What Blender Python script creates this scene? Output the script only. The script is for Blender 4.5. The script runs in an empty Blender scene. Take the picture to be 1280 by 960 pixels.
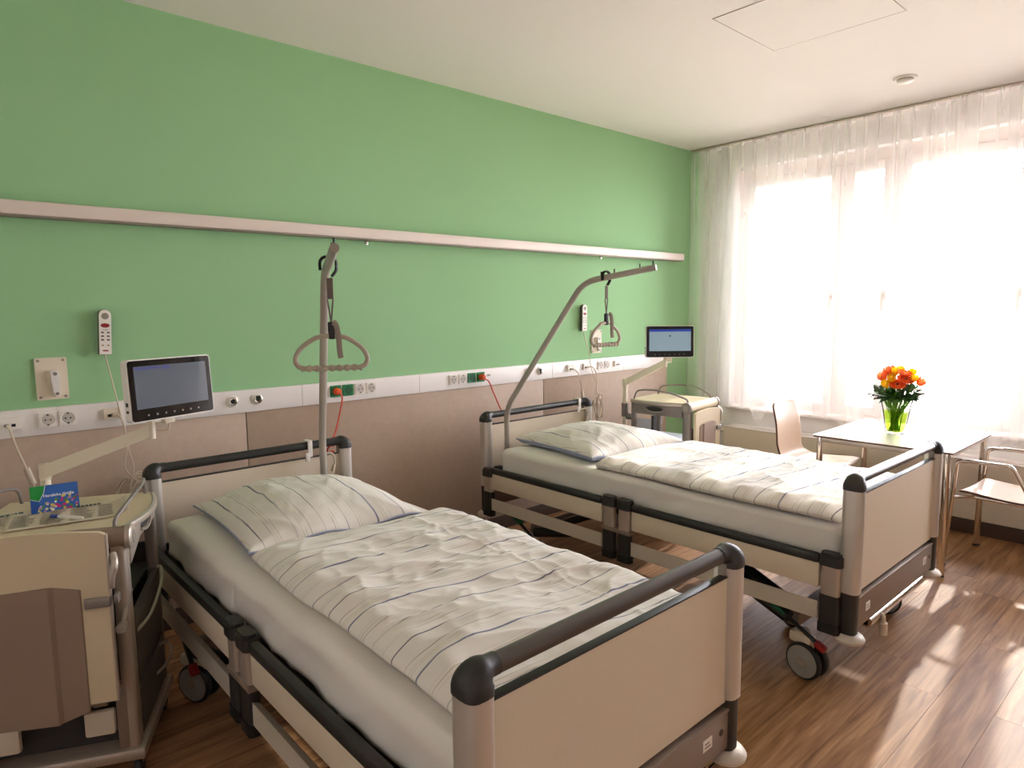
import bpy, bmesh, math, random
import numpy as np
from mathutils import Vector, Matrix
PI = math.pi
random.seed(7)
scene = bpy.context.scene
COL = scene.collection

# ---------------------------------------------------------------- camera
YAW, PITCH, ROLL, FPX = 0.7331, 0.1134, -0.0108, 832.16
CAM = Vector((-5.3669, -3.5270, 1.58))
def cam_axes():
    f = Vector((math.sin(YAW)*math.cos(PITCH), math.cos(YAW)*math.cos(PITCH), -math.sin(PITCH)))
    r = Vector((math.cos(YAW), -math.sin(YAW), 0)); u = r.cross(f)
    c, s = math.cos(ROLL), math.sin(ROLL)
    return r*c + u*s, -r*s + u*c, f
_r, _u, _f = cam_axes()
cd = bpy.data.cameras.new('camera'); cam = bpy.data.objects.new('camera', cd); COL.objects.link(cam)
cam.matrix_world = Matrix(((_r.x, _u.x, -_f.x, CAM.x), (_r.y, _u.y, -_f.y, CAM.y), (_r.z, _u.z, -_f.z, CAM.z), (0, 0, 0, 1)))
cd.sensor_width = 36; cd.lens = FPX/1280*36; cd.clip_start = 0.02
scene.camera = cam
# ---------------------------------------------------------------- world, sun, exposure
w = bpy.data.worlds.new('hazy_sky'); scene.world = w; w.use_nodes = True
bg = w.node_tree.nodes['Background']
bg.inputs['Color'].default_value = (0.95, 0.94, 1.05, 1); bg.inputs['Strength'].default_value = 14.0
sd = bpy.data.lights.new('sun', 'SUN'); sd.energy = 2.8; sd.angle = math.radians(1.2); sd.color = (1.0, 0.88, 0.78)
sun = bpy.data.objects.new('sun', sd); COL.objects.link(sun); sun.location = (6, 1, 5)
sun.rotation_euler = Vector((-1, -0.144, -0.53)).to_track_quat('-Z', 'Y').to_euler()
vs = scene.view_settings
scene.display_settings.display_device = 'sRGB'
vs.view_transform = 'Standard'; vs.look = 'None'; vs.gamma = 1.0; vs.use_curve_mapping = False
vs.exposure = 0.92
scene.cycles.use_denoising = True
scene.cycles.max_bounces = 12; scene.cycles.diffuse_bounces = 9; scene.cycles.transparent_max_bounces = 16
scene.cycles.caustics_reflective = False; scene.cycles.caustics_refractive = False
scene.cycles.sample_clamp_indirect = 8.0
# sky portal in the window opening: gives off nothing itself, only guides the sampling of the daylight
ld = bpy.data.lights.new('window_portal', 'AREA'); ld.shape = 'RECTANGLE'; ld.size = 2.2; ld.size_y = 3.6; ld.cycles.is_portal = True
po = bpy.data.objects.new('window_portal', ld); COL.objects.link(po); po.location = (0.42, -2.05, 1.7); po.rotation_euler = (0, math.radians(90), 0)

# ---------------------------------------------------------------- helpers
def lin(c):
    return tuple(((x/255)/12.92 if x/255 <= 0.04045 else (((x/255)+0.055)/1.055)**2.4) for x in c)
MATS = {}
def mat(name, rgb, rough=0.5, metal=0.0, spec=0.5, bump=None, vary=None, emit=None, alpha=None, trans=0.0):
    """rgb sRGB 0-255; bump=(scale,strength,dist); vary=(scale,amount)"""
    m = bpy.data.materials.new(name); m.use_nodes = True; nt = m.node_tree
    b = nt.nodes['Principled BSDF']
    c = (*lin(rgb), 1)
    b.inputs['Base Color'].default_value = c
    b.inputs['Roughness'].default_value = rough; b.inputs['Metallic'].default_value = metal
    b.inputs['Specular IOR Level'].default_value = spec
    b.inputs['Transmission Weight'].default_value = trans
    tc = nt.nodes.new('ShaderNodeTexCoord')
    if vary:
        n = nt.nodes.new('ShaderNodeTexNoise'); n.inputs['Scale'].default_value = vary[0]; n.inputs['Detail'].default_value = 4
        nt.links.new(tc.outputs['Object'], n.inputs['Vector'])
        mr = nt.nodes.new('ShaderNodeMapRange'); mr.inputs['From Min'].default_value = 0.3; mr.inputs['From Max'].default_value = 0.7
        mr.inputs['To Min'].default_value = 1-vary[1]; mr.inputs['To Max'].default_value = 1+vary[1]
        nt.links.new(n.outputs['Fac'], mr.inputs['Value'])
        mx = nt.nodes.new('ShaderNodeMix'); mx.data_type = 'RGBA'; mx.blend_type = 'MULTIPLY'; mx.inputs['Factor'].default_value = 1
        mx.inputs['A'].default_value = c; nt.links.new(mr.outputs['Result'], mx.inputs['B'])
        nt.links.new(mx.outputs['Result'], b.inputs['Base Color'])
    if bump:
        n = nt.nodes.new('ShaderNodeTexNoise'); n.inputs['Scale'].default_value = bump[0]; n.inputs['Detail'].default_value = 3
        nt.links.new(tc.outputs['Object'], n.inputs['Vector'])
        bp = nt.nodes.new('ShaderNodeBump'); bp.inputs['Strength'].default_value = bump[1]; bp.inputs['Distance'].default_value = bump[2]
        nt.links.new(n.outputs['Fac'], bp.inputs['Height']); nt.links.new(bp.outputs['Normal'], b.inputs['Normal'])
    if emit:
        b.inputs['Emission Color'].default_value = (*lin(emit[0]), 1); b.inputs['Emission Strength'].default_value = emit[1]
    MATS[name] = m
    return m

class MB:
    """mesh builder: collects shapes in one bmesh"""
    def __init__(s, M=None):
        s.v = []; s.f = []; s.M = M or Matrix.Identity(4); s.uv = None
    def add(s, vs, fs):
        o = len(s.v)
        s.v.extend([tuple(s.M @ Vector(p)) for p in vs]); s.f.extend([tuple(i+o for i in f) for f in fs]); return s
    def box(s, c, d, bev=0.0, rot=None, seg=2):
        bm = bmesh.new(); bmesh.ops.create_cube(bm, size=1)
        for v in bm.verts: v.co = Vector((v.co.x*d[0], v.co.y*d[1], v.co.z*d[2]))
        if bev > 0:
            bmesh.ops.bevel(bm, geom=bm.edges[:], offset=min(bev, min(d)*0.49), segments=seg, profile=0.5, affect='EDGES')
        R = rot or Matrix.Identity(3)
        bm.verts.index_update()
        s.add([R @ v.co + Vector(c) for v in bm.verts], [[v.index for v in f.verts] for f in bm.faces]); bm.free(); return s
    def bx(s, x0, x1, y0, y1, z0, z1, bev=0.0, seg=2):
        return s.box(((x0+x1)/2, (y0+y1)/2, (z0+z1)/2), (abs(x1-x0), abs(y1-y0), abs(z1-z0)), bev, None, seg)
    def tube(s, pts, r, seg=10, closed=False, caps=True, flat=1.0, up=None):
        P = [Vector(p) for p in pts]; n = len(P)
        rr = r if hasattr(r, '__len__') else [r]*n
        T = []
        for i in range(n):
            a = P[(i-1) % n] if (closed or i > 0) else P[i]; b = P[(i+1) % n] if (closed or i < n-1) else P[i]
            t = (b-a); T.append(t.normalized() if t.length > 1e-9 else Vector((0, 0, 1)))
        up = Vector(up) if up else (Vector((0, 0, 1)) if abs(T[0].z) < 0.95 else Vector((1, 0, 0)))
        N = (up - T[0]*up.dot(T[0])).normalized(); vs = []; fs = []
        for i in range(n):
            if i > 0:
                N = (N - T[i]*N.dot(T[i])); N = N.normalized() if N.length > 1e-6 else up
            B = T[i].cross(N)
            for k in range(seg):
                a = 2*PI*k/seg; vs.append(P[i] + (N*math.cos(a)*flat + B*math.sin(a))*rr[i])
        m = n if closed else n-1
        for i in range(m):
            for k in range(seg):
                a = i*seg+k; b = i*seg+(k+1) % seg; j = ((i+1) % n)*seg
                fs.append((a, b, j+(k+1) % seg, j+k))
        if caps and not closed:
            fs.append(tuple(reversed(range(seg)))); fs.append(tuple((n-1)*seg+k for k in range(seg)))
        return s.add(vs, fs)
    def cyl(s, p0, p1, r, r1=None, seg=20):
        return s.tube([p0, p1], [r, r if r1 is None else r1], seg)
    def lathe(s, prof, c=(0, 0, 0), seg=24, axis='z', sx=1.0, sy=1.0):
        vs = []; fs = []; n = len(prof)
        for (r, z) in prof:
            for k in range(seg):
                a = 2*PI*k/seg; p = (r*math.cos(a)*sx, r*math.sin(a)*sy, z)
                if axis == 'x': p = (p[2], p[0], p[1])
                if axis == 'y': p = (p[0], p[2], p[1])
                vs.append(Vector(p)+Vector(c))
        for i in range(n-1):
            for k in range(seg):
                f = (i*seg+k, i*seg+(k+1) % seg, (i+1)*seg+(k+1) % seg, (i+1)*seg+k)
                fs.append(f if axis != 'y' else tuple(reversed(f)))
        if prof[0][0] > 1e-5: fs.append(tuple(reversed(range(seg))))
        if prof[-1][0] > 1e-5: fs.append(tuple((n-1)*seg+k for k in range(seg)))
        return s.add(vs, fs)
    def prism(s, poly, a0, a1, plane='xy'):
        n = len(poly)
        def P(u, v, w):
            return (u, v, w) if plane == 'xy' else ((u, w, v) if plane == 'xz' else (w, u, v))
        vs = [P(u, v, a0) for u, v in poly] + [P(u, v, a1) for u, v in poly]
        fs = [tuple(reversed(range(n))), tuple(range(n, 2*n))] + [(i, (i+1) % n, n+(i+1) % n, n+i) for i in range(n)]
        return s.add(vs, fs)
    def grid(s, fn, nu, nv, closeu=False):
        vs = [fn(i/nu, j/nv) for j in range(nv+1) for i in range(nu+1)]
        fs = [(j*(nu+1)+i, j*(nu+1)+i+1, (j+1)*(nu+1)+i+1, (j+1)*(nu+1)+i) for j in range(nv) for i in range(nu)]
        return s.add(vs, fs)
    def mesh(s, name, angle=40):
        me = bpy.data.meshes.new(name); me.from_pydata(s.v, [], s.f)
        bm = bmesh.new(); bm.from_mesh(me); bmesh.ops.recalc_face_normals(bm, faces=bm.faces[:]); bm.to_mesh(me); bm.free()
        me.polygons.foreach_set('use_smooth', [True]*len(me.polygons))
        if angle < 180: me.set_sharp_from_angle(angle=math.radians(angle))
        me.update(); return me
    def build(s, name, m, parent=None, angle=40, label=None, kind=None):
        me = s.mesh(name, angle); o = bpy.data.objects.new(name, me); COL.objects.link(o)
        if m: me.materials.append(m)
        if parent: o.parent = parent
        if label: o['label'] = label
        if kind: o['kind'] = kind
        return o
def rrect(w, h, r, n=5, cx=0, cy=0):
    pts = []
    for (sx, sy, a0) in ((1, 1, 0), (-1, 1, 90), (-1, -1, 180), (1, -1, 270)):
        for k in range(n+1):
            a = math.radians(a0+90*k/n); pts.append((cx+sx*(w/2-r)+r*math.cos(a), cy+sy*(h/2-r)+r*math.sin(a)))
    return pts
def thing(name, label, cat, loc=(0, 0, 0), rz=0.0, group=None):
    o = bpy.data.objects.new(name, None); COL.objects.link(o); o.empty_display_size = 0.1
    o.location = loc; o.rotation_euler = (0, 0, rz); o['label'] = label; o['category'] = cat
    if group: o['group'] = group
    return o
def tag(o, label, cat, group=None):
    o['label'] = label; o['category'] = cat
    if group: o['group'] = group
    return o
def struct(o):
    o['kind'] = 'structure'; return o
def dup(root, loc=None, rz=None, label=None, group=None):
    r = root.copy(); COL.objects.link(r)
    if loc is not None: r.location = loc
    if rz is not None: r.rotation_euler = (0, 0, rz)
    if label: r['label'] = label
    if group: r['group'] = group
    for ch in list(root.children):
        c = ch.copy(); COL.objects.link(c); c.parent = r
        for g in list(ch.children):
            d = g.copy(); COL.objects.link(d); d.parent = c
    return r
def smooth_path(pts, n=8):
    """Catmull-Rom through points"""
    P = [Vector(p) for p in pts]; out = []
    for i in range(len(P)-1):
        p0 = P[max(i-1, 0)]; p1 = P[i]; p2 = P[i+1]; p3 = P[min(i+2, len(P)-1)]
        for k in range(n):
            t = k/n
            out.append(0.5*((2*p1)+(p2-p0)*t+(2*p0-5*p1+4*p2-p3)*t*t+(3*p1-p0-3*p2+p3)*t**3))
    out.append(P[-1]); return out
def fillet(pts, r, n=6):
    """round the inner corners of a polyline"""
    P = [Vector(p) for p in pts]; out = [P[0]]
    for i in range(1, len(P)-1):
        a = (P[i-1]-P[i]); b = (P[i+1]-P[i]); ra = min(r, a.length*0.48, b.length*0.48)
        s0 = P[i]+a.normalized()*ra; s1 = P[i]+b.normalized()*ra
        for k in range(n+1):
            t = k/n; out.append(s0*(1-t)**2 + P[i]*2*t*(1-t) + s1*t*t)
    out.append(P[-1]); return out
# numpy value noise
def vnoise(x, y, seed=0):
    x = np.asarray(x, float); y = np.asarray(y, float)
    xi = np.floor(x).astype(np.int64); yi = np.floor(y).astype(np.int64); xf = x-xi; yf = y-yi
    def h(a, b):
        n = (a*374761393 + b*668265263 + seed*1442695041) & 0xFFFFFFFF
        n = ((n ^ (n >> 13))*1274126177) & 0xFFFFFFFF
        return ((n ^ (n >> 16)) & 0xFFFF)/65535.0
    u = xf*xf*xf*(xf*(xf*6-15)+10); v = yf*yf*yf*(yf*(yf*6-15)+10)
    return (h(xi, yi)*(1-u)+h(xi+1, yi)*u)*(1-v)+(h(xi, yi+1)*(1-u)+h(xi+1, yi+1)*u)*v
def ridge(x, y, seed): return 1-np.abs(2*vnoise(x, y, seed)-1)
def grid_mesh(name, X, Y, Z, m, parent=None, closed_bottom=None, uvs=None, angle=180):
    """X,Y,Z arrays (nv,nu)"""
    nv, nu = X.shape
    vs = np.stack([X, Y, Z], -1).reshape(-1, 3)
    idx = np.arange(nv*nu).reshape(nv, nu)
    fs = np.stack([idx[:-1, :-1], idx[:-1, 1:], idx[1:, 1:], idx[1:, :-1]], -1).reshape(-1, 4)
    me = bpy.data.meshes.new(name); me.from_pydata(vs.tolist(), [], fs.tolist())
    me.polygons.foreach_set('use_smooth', [True]*len(me.polygons))
    if uvs is not None:
        U, V = uvs; lay = me.uv_layers.new(name='rest')
        li = np.empty(len(me.loops), np.int32); me.loops.foreach_get('vertex_index', li)
        uvf = np.stack([U.reshape(-1)[li], V.reshape(-1)[li]], -1).astype(np.float32)
        lay.data.foreach_set('uv', uvf.reshape(-1))
    me.update()
    o = bpy.data.objects.new(name, me); COL.objects.link(o); me.materials.append(m)
    if parent: o.parent = parent
    return o
def text_mesh(body, size, m, name, parent, loc, rot, depth=0.0004, align='CENTER'):
    cu = bpy.data.curves.new(name, 'FONT'); cu.body = body; cu.size = size; cu.extrude = depth
    cu.offset = .0003; cu.align_x = align; cu.align_y = 'CENTER'; cu.resolution_u = 2
    t = bpy.data.objects.new(name+'_curve', cu); COL.objects.link(t)
    dg = bpy.context.evaluated_depsgraph_get(); dg.update()
    me = bpy.data.meshes.new_from_object(t.evaluated_get(dg)); me.name = name
    bpy.data.objects.remove(t); bpy.data.curves.remove(cu)
    me.materials.clear(); me.materials.append(m)
    o = bpy.data.objects.new(name, me); COL.objects.link(o); o.parent = parent; o.location = loc; o.rotation_euler = rot
    return o

# ---------------------------------------------------------------- materials
GREEN = mat('green_wall_paint', (154, 198, 149), 0.85, spec=0.2, bump=(260, 0.5, 0.002))
WHITEW = mat('white_wall_paint', (242, 239, 236), 0.9, spec=0.2, bump=(260, 0.3, 0.001))
CEIL = mat('ceiling_paint', (240, 234, 230), 0.95, spec=0.1)
DADO = mat('taupe_wall_board', (184, 163, 144), 0.6, spec=0.3, vary=(30, 0.04), bump=(400, 0.2, 0.0005))
DARKBASE = mat('dark_baseboard', (84, 66, 54), 0.5)
SEAM = mat('dark_joint', (70, 52, 42), 0.8)
BEIGE = mat('beige_laminate', (226, 212, 190), 0.5, spec=0.35, vary=(120, 0.02))
GUARD = mat('guard_laminate', (222, 208, 186), 0.5, spec=0.35)
ALU = mat('champagne_aluminium', (192, 180, 168), 0.38, metal=0.55)
ALUW = mat('pale_aluminium', (212, 206, 198), 0.36, metal=0.5)
ALUR = mat('satin_rail', (212, 204, 190), 0.4, metal=0.2)
DARK = mat('charcoal_plastic', (48, 47, 45), 0.45)
BLACK = mat('black_steel', (26, 25, 25), 0.5)
RAILG = mat('dark_grey_rail', (92, 86, 82), 0.33, metal=0.4)
DISC = mat('bumper_grey', (208, 196, 182), 0.45)
TAUPE = mat('taupe_steel', (142, 126, 114), 0.45, metal=0.2)
CHROME = mat('chrome', (225, 220, 215), 0.1, metal=1.0)
GREYP = mat('grey_plastic', (150, 140, 128), 0.5)
WHITEP = mat('white_plastic', (236, 230, 222), 0.4)
CREAMP = mat('cream_plastic', (222, 210, 190), 0.45)
POLE = mat('grey_enamel_pole', (172, 164, 154), 0.4, metal=0.15)
STRAP = mat('grey_webbing', (120, 110, 102), 0.9, bump=(600, 0.4, 0.001))
TYRE = mat('grey_rubber', (150, 147, 143), 0.6)
RED = mat('red_plastic', (150, 34, 34), 0.4)
GREENP = mat('dark_green_plastic', (24, 92, 58), 0.4)
SOCKG = mat('green_socket', (20, 128, 72), 0.4)
ORANGE = mat('orange_plug', (236, 92, 40), 0.4)
ORCORD = mat('orange_cord', (214, 66, 40), 0.5)
CORD = mat('beige_cord', (206, 192, 170), 0.5)
HOLE = mat('dark_hole', (30, 24, 22), 0.6)
GLASSB = mat('black_glass', (10, 10, 11), 0.06, spec=0.6)
CABB = mat('cabinet_cream', (214, 198, 168), 0.5, spec=0.3)
CABG = mat('cabinet_grey', (138, 130, 124), 0.45, metal=0.25)
CABD = mat('cabinet_dark', (52, 49, 47), 0.55)
CABT = mat('cabinet_tray_taupe', (150, 128, 112), 0.5)
CABF = mat('cabinet_drawer_dark', (96, 88, 82), 0.5)
CABL = mat('cabinet_inner_grey', (196, 200, 212), 0.5)
SHEET = mat('white_sheet', (232, 227, 221), 0.9, spec=0.1, bump=(300, 0.15, 0.0006))
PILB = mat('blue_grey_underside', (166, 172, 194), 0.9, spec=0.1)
WOODT = mat('pale_wood_veneer', (232, 208, 186), 0.35, spec=0.4, vary=(9, 0.02))
EDGEB = mat('brown_edge', (92, 56, 44), 0.5)
TABT = mat('white_table_top', (240, 230, 222), 0.3, spec=0.5)
RADM = mat('cream_radiator_enamel', (238, 230, 217), 0.45)
FRAME = mat('white_window_frame', (226, 216, 210), 0.4)
PAPER = mat('newsprint', (214, 202, 182), 0.9, vary=(140, 0.10))
INK = mat('print_ink', (58, 58, 62), 0.9)
CARD = mat('card_back', (176, 158, 142), 0.8)

def floor_material():
    m = bpy.data.materials.new('oak_plank'); m.use_nodes = True; nt = m.node_tree; L = nt.links; b = nt.nodes['Principled BSDF']
    tc = nt.nodes.new('ShaderNodeTexCoord'); oi = nt.nodes.new('ShaderNodeObjectInfo')
    add = nt.nodes.new('ShaderNodeVectorMath'); add.operation = 'ADD'
    sc = nt.nodes.new('ShaderNodeVectorMath'); sc.operation = 'SCALE'; sc.inputs['Scale'].default_value = 37.0
    cmb = nt.nodes.new('ShaderNodeCombineXYZ')
    for k in 'XYZ': L.new(oi.outputs['Random'], cmb.inputs[k])
    L.new(cmb.outputs[0], sc.inputs[0]); L.new(tc.outputs['Object'], add.inputs[0]); L.new(sc.outputs[0], add.inputs[1])
    mp = nt.nodes.new('ShaderNodeMapping'); mp.inputs['Scale'].default_value = (1.8, 22, 1); L.new(add.outputs[0], mp.inputs[0])
    n1 = nt.nodes.new('ShaderNodeTexNoise'); n1.inputs['Scale'].default_value = 1.0; n1.inputs['Detail'].default_value = 6; n1.inputs['Distortion'].default_value = 1.2
    L.new(mp.outputs[0], n1.inputs['Vector'])
    mp2 = nt.nodes.new('ShaderNodeMapping'); mp2.inputs['Scale'].default_value = (5, 90, 1); L.new(add.outputs[0], mp2.inputs[0])
    n2 = nt.nodes.new('ShaderNodeTexNoise'); n2.inputs['Scale'].default_value = 1.0; n2.inputs['Detail'].default_value = 3; L.new(mp2.outputs[0], n2.inputs['Vector'])
    cr = nt.nodes.new('ShaderNodeValToRGB'); e = cr.color_ramp.elements
    e[0].position = 0.30; e[0].color = (*lin((122, 86, 57)), 1); e[1].position = 0.72; e[1].color = (*lin((182, 140, 100)), 1)
    e2 = e.new(0.5); e2.color = (*lin((154, 112, 75)), 1)
    mixf = nt.nodes.new('ShaderNodeMath'); mixf.operation = 'MULTIPLY_ADD'; mixf.inputs[1].default_value = 0.35; 
    L.new(n2.outputs['Fac'], mixf.inputs[0]); 
    sub = nt.nodes.new('ShaderNodeMath'); sub.operation = 'SUBTRACT'; sub.inputs[1].default_value = 0.175; L.new(n1.outputs['Fac'], sub.inputs[0]); L.new(sub.outputs[0], mixf.inputs[2])
    L.new(mixf.outputs[0], cr.inputs['Fac'])
    hs = nt.nodes.new('ShaderNodeHueSaturation'); L.new(cr.outputs[0], hs.inputs['Color'])
    mr = nt.nodes.new('ShaderNodeMapRange'); mr.inputs['To Min'].default_value = 0.95; mr.inputs['To Max'].default_value = 1.05
    L.new(oi.outputs['Random'], mr.inputs['Value']); L.new(mr.outputs[0], hs.inputs['Value'])
    L.new(hs.outputs[0], b.inputs['Base Color']); b.inputs['Roughness'].default_value = 0.5; b.inputs['Specular IOR Level'].default_value = 0.2
    bp = nt.nodes.new('ShaderNodeBump'); bp.inputs['Strength'].default_value = 0.25; bp.inputs['Distance'].default_value = 0.001
    L.new(n2.outputs['Fac'], bp.inputs['Height']); L.new(bp.outputs[0], b.inputs['Normal'])
    return m
OAK = floor_material()
def curtain_material():
    m = bpy.data.materials.new('sheer_voile'); m.use_nodes = True; nt = m.node_tree; L = nt.links
    nt.nodes.remove(nt.nodes['Principled BSDF']); out = nt.nodes['Material Output']
    tr = nt.nodes.new('ShaderNodeBsdfTransparent'); tr.inputs[0].default_value = (1, 1, 1, 1)
    tl = nt.nodes.new('ShaderNodeBsdfTranslucent'); tl.inputs[0].default_value = (0.80, 0.77, 0.75, 1)
    df = nt.nodes.new('ShaderNodeBsdfDiffuse'); df.inputs[0].default_value = (0.88, 0.83, 0.81, 1)
    m1 = nt.nodes.new('ShaderNodeMixShader'); m1.inputs[0].default_value = 0.72; L.new(tl.outputs[0], m1.inputs[1]); L.new(df.outputs[0], m1.inputs[2])
    lw = nt.nodes.new('ShaderNodeLayerWeight'); lw.inputs['Blend'].default_value = 0.35
    mr = nt.nodes.new('ShaderNodeMapRange'); mr.inputs['To Min'].default_value = 0.26; mr.inputs['To Max'].default_value = 0.95
    L.new(lw.outputs['Facing'], mr.inputs['Value'])
    m2 = nt.nodes.new('ShaderNodeMixShader'); L.new(mr.outputs[0], m2.inputs[0]); L.new(tr.outputs[0], m2.inputs[1]); L.new(m1.outputs[0], m2.inputs[2])
    L.new(m2.outputs[0], out.inputs['Surface']); return m
VOILE = curtain_material()
def glass_material(name, col, ior=1.45):
    m = bpy.data.materials.new(name); m.use_nodes = True; nt = m.node_tree; L = nt.links
    nt.nodes.remove(nt.nodes['Principled BSDF']); out = nt.nodes['Material Output']
    tr = nt.nodes.new('ShaderNodeBsdfTransparent'); tr.inputs[0].default_value = (*col, 1)
    g = nt.nodes.new('ShaderNodeBsdfGlossy'); g.inputs['Roughness'].default_value = 0.02
    fr = nt.nodes.new('ShaderNodeFresnel'); fr.inputs['IOR'].default_value = ior
    mx = nt.nodes.new('ShaderNodeMixShader'); L.new(fr.outputs[0], mx.inputs[0]); L.new(tr.outputs[0], mx.inputs[1]); L.new(g.outputs[0], mx.inputs[2])
    L.new(mx.outputs[0], out.inputs['Surface']); return m
PANE = glass_material('window_glass', (0.97, 0.98, 0.97))
VASEG = glass_material('vase_glass', (0.985, 0.995, 0.97), 1.07)
WATER = glass_material('vase_water', (0.70, 0.88, 0.26), 1.03)

def stripe_material(name, base, axis_scale, seed):
    """striped linen: lines across the 'rest' V coordinate (metres)"""
    m = bpy.data.materials.new(name); m.use_nodes = True; nt = m.node_tree; L = nt.links; b = nt.nodes['Principled BSDF']
    uv = nt.nodes.new('ShaderNodeUVMap'); uv.uv_map = 'rest'
    sep = nt.nodes.new('ShaderNodeSeparateXYZ'); L.new(uv.outputs[0], sep.inputs[0])
    def math_(op, a, bb=None, c=None):
        n = nt.nodes.new('ShaderNodeMath'); n.operation = op
        for i, x in enumerate((a, bb, c)):
            if x is None: continue
            if isinstance(x, (int, float)): n.inputs[i].default_value = x
            else: L.new(x, n.inputs[i])
        return n.outputs[0]
    V = sep.outputs['Y']; U = sep.outputs['X']
    col = None; cur = nt.nodes.new('ShaderNodeRGB'); cur.outputs[0].default_value = (*lin(base), 1); cur = cur.outputs[0]
    # (period, offset, half width, colour, strength, fade noise scale)
    lines = [(0.33, 0.02, 0.0028, (112, 118, 146), 0.95, 2.0), (0.33, 0.13, 0.0016, (92, 92, 112), 0.9, 3.0), (0.33, 0.225, 0.0018, (96, 96, 122), 0.9, 3.5),
             (0.33, 0.075, 0.0010, (132, 120, 110), 0.7, 6.0), (0.33, 0.045, 0.0009, (186, 172, 120), 0.6, 6.0), (0.33, 0.056, 0.0009, (186, 172, 120), 0.6, 7.0), (0.33, 0.170, 0.0010, (140, 132, 126), 0.6, 7.0),
             (0.33, 0.182, 0.0009, (180, 170, 140), 0.6, 7.0), (0.33, 0.270, 0.0010, (146, 136, 128), 0.6, 6.0), (0.33, 0.281, 0.0010, (180, 168, 136), 0.6, 6.0), (0.33, 0.292, 0.0008, (150, 140, 132), 0.5, 6.0)]
    for (p, off, hw, c, st, ns) in lines:
        t = math_('ADD', V, -off); fr = math_('WRAP', t, p/2, -p/2); a = math_('ABSOLUTE', fr)
        inside = math_('SUBTRACT', 1.0, math_('SMOOTH_MIN', 1.0, math_('DIVIDE', a, hw*1.6), 0.2))
        inside = math_('MAXIMUM', inside, 0.0)
        nz = nt.nodes.new('ShaderNodeTexNoise'); nz.noise_dimensions = '2D'; nz.inputs['Scale'].default_value = ns; nz.inputs['Detail'].default_value = 2
        mp = nt.nodes.new('ShaderNodeMapping'); mp.inputs['Location'].default_value = (off*91+seed, p*37, 0); L.new(uv.outputs[0], mp.inputs[0]); L.new(mp.outputs[0], nz.inputs['Vector'])
        mr = nt.nodes.new('ShaderNodeMapRange'); mr.inputs['From Min'].default_value = 0.40; mr.inputs['From Max'].default_value = 0.55; mr.inputs['To Min'].default_value = 0.25
        L.new(nz.outputs['Fac'], mr.inputs['Value'])
        fac = math_('MULTIPLY', math_('MULTIPLY', math_('MINIMUM', math_('MULTIPLY', inside, 2.2), 1.0), st), mr.outputs[0])
        mx = nt.nodes.new('ShaderNodeMix'); mx.data_type = 'RGBA'; L.new(fac, mx.inputs['Factor']); L.new(cur, mx.inputs['A']); mx.inputs['B'].default_value = (*lin(c), 1)
        cur = mx.outputs['Result']
    L.new(cur, b.inputs['Base Color']); b.inputs['Roughness'].default_value = 0.9; b.inputs['Specular IOR Level'].default_value = 0.1
    tc = nt.nodes.new('ShaderNodeTexCoord'); n = nt.nodes.new('ShaderNodeTexNoise'); n.inputs['Scale'].default_value = 60; n.inputs['Detail'].default_value = 3
    L.new(tc.outputs['Object'], n.inputs['Vector']); bp = nt.nodes.new('ShaderNodeBump'); bp.inputs['Strength'].default_value = 0.12; bp.inputs['Distance'].default_value = 0.004
    L.new(n.outputs['Fac'], bp.inputs['Height']); L.new(bp.outputs[0], b.inputs['Normal'])
    return m
LINEN = stripe_material('striped_linen', (236, 231, 224), 1, 3)

# ================================================================ SETTING
HC = 2.977
XW, XB, YB = 0.20, -6.70, -5.30          # window wall, left wall, wall behind the camera
fl = struct(MB().bx(XB-.1, XW+.3, YB-.1, 0.1, -0.12, -0.012).build('floor', SEAM))
PW, PL = 0.186, 1.28
row = 0; y = 0.0
rnd = random.Random(3)
while y > YB:
    y1 = max(y-PW, YB); x = XB - rnd.random()*PL
    while x < XW:
        a, b_ = max(x, XB), min(x+PL, XW)
        if b_-a > 0.02:
            cxp, cyp = (a+b_)/2, (y+y1)/2
            o = MB().box((0, 0, -0.006), (b_-a-0.0012, y-y1-0.0012, 0.012)).build('plank', OAK, fl); o.location = (cxp, cyp, 0)
        x += PL
    y = y1; row += 1
ce = struct(MB().bx(XB-.1, XW+.3, YB-.1, 0.1, HC, HC+0.15).build('ceiling', CEIL))
# access hatch in the ceiling: panel set in a dark joint
hx0, hx1, hy0, hy1 = -2.32, -1.70, -2.30, -1.645
hj = MB()
hj.bx(hx0-.004, hx0+.001, hy0-.004, hy1+.004, HC-0.0022, HC-0.0003).bx(hx1-.001, hx1+.004, hy0-.004, hy1+.004, HC-0.0022, HC-0.0003)
hj.bx(hx0, hx1, hy0-.004, hy0+.001, HC-0.0021, HC-0.0003).bx(hx0, hx1, hy1-.001, hy1+.004, HC-0.0021, HC-0.0003)
hj.build('hatch_joint', TAUPE, ce)
MB().bx(hx0, hx1, hy0, hy1, HC-0.002, HC-0.0004).build('access_hatch', CEIL, ce, label='flush square access hatch')
wb = struct(MB().bx(XB-.1, XW+.3, 0.0, 0.12, 0, HC).build('wall_back', GREEN))
struct(MB().bx(XB-.12, XB, YB-.1, 0, 0, HC).build('wall_left', WHITEW))
struct(MB().bx(XB, XW+.3, YB-.12, YB, 0, HC).build('wall_front', WHITEW))
# window wall with one wide opening
WY0, WY1, WZ0, WZ1 = -0.34, -3.72, 0.675, 2.78
m_ = MB()
m_.bx(XW, XW+.3, YB, 0, 0, WZ0).bx(XW, XW+.3, YB, 0, WZ1, HC).bx(XW, XW+.3, WY0, 0, WZ0, WZ1).bx(XW, XW+.3, YB, WY1, WZ0, WZ1)
struct(m_.build('wall_right', WHITEW))
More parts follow.
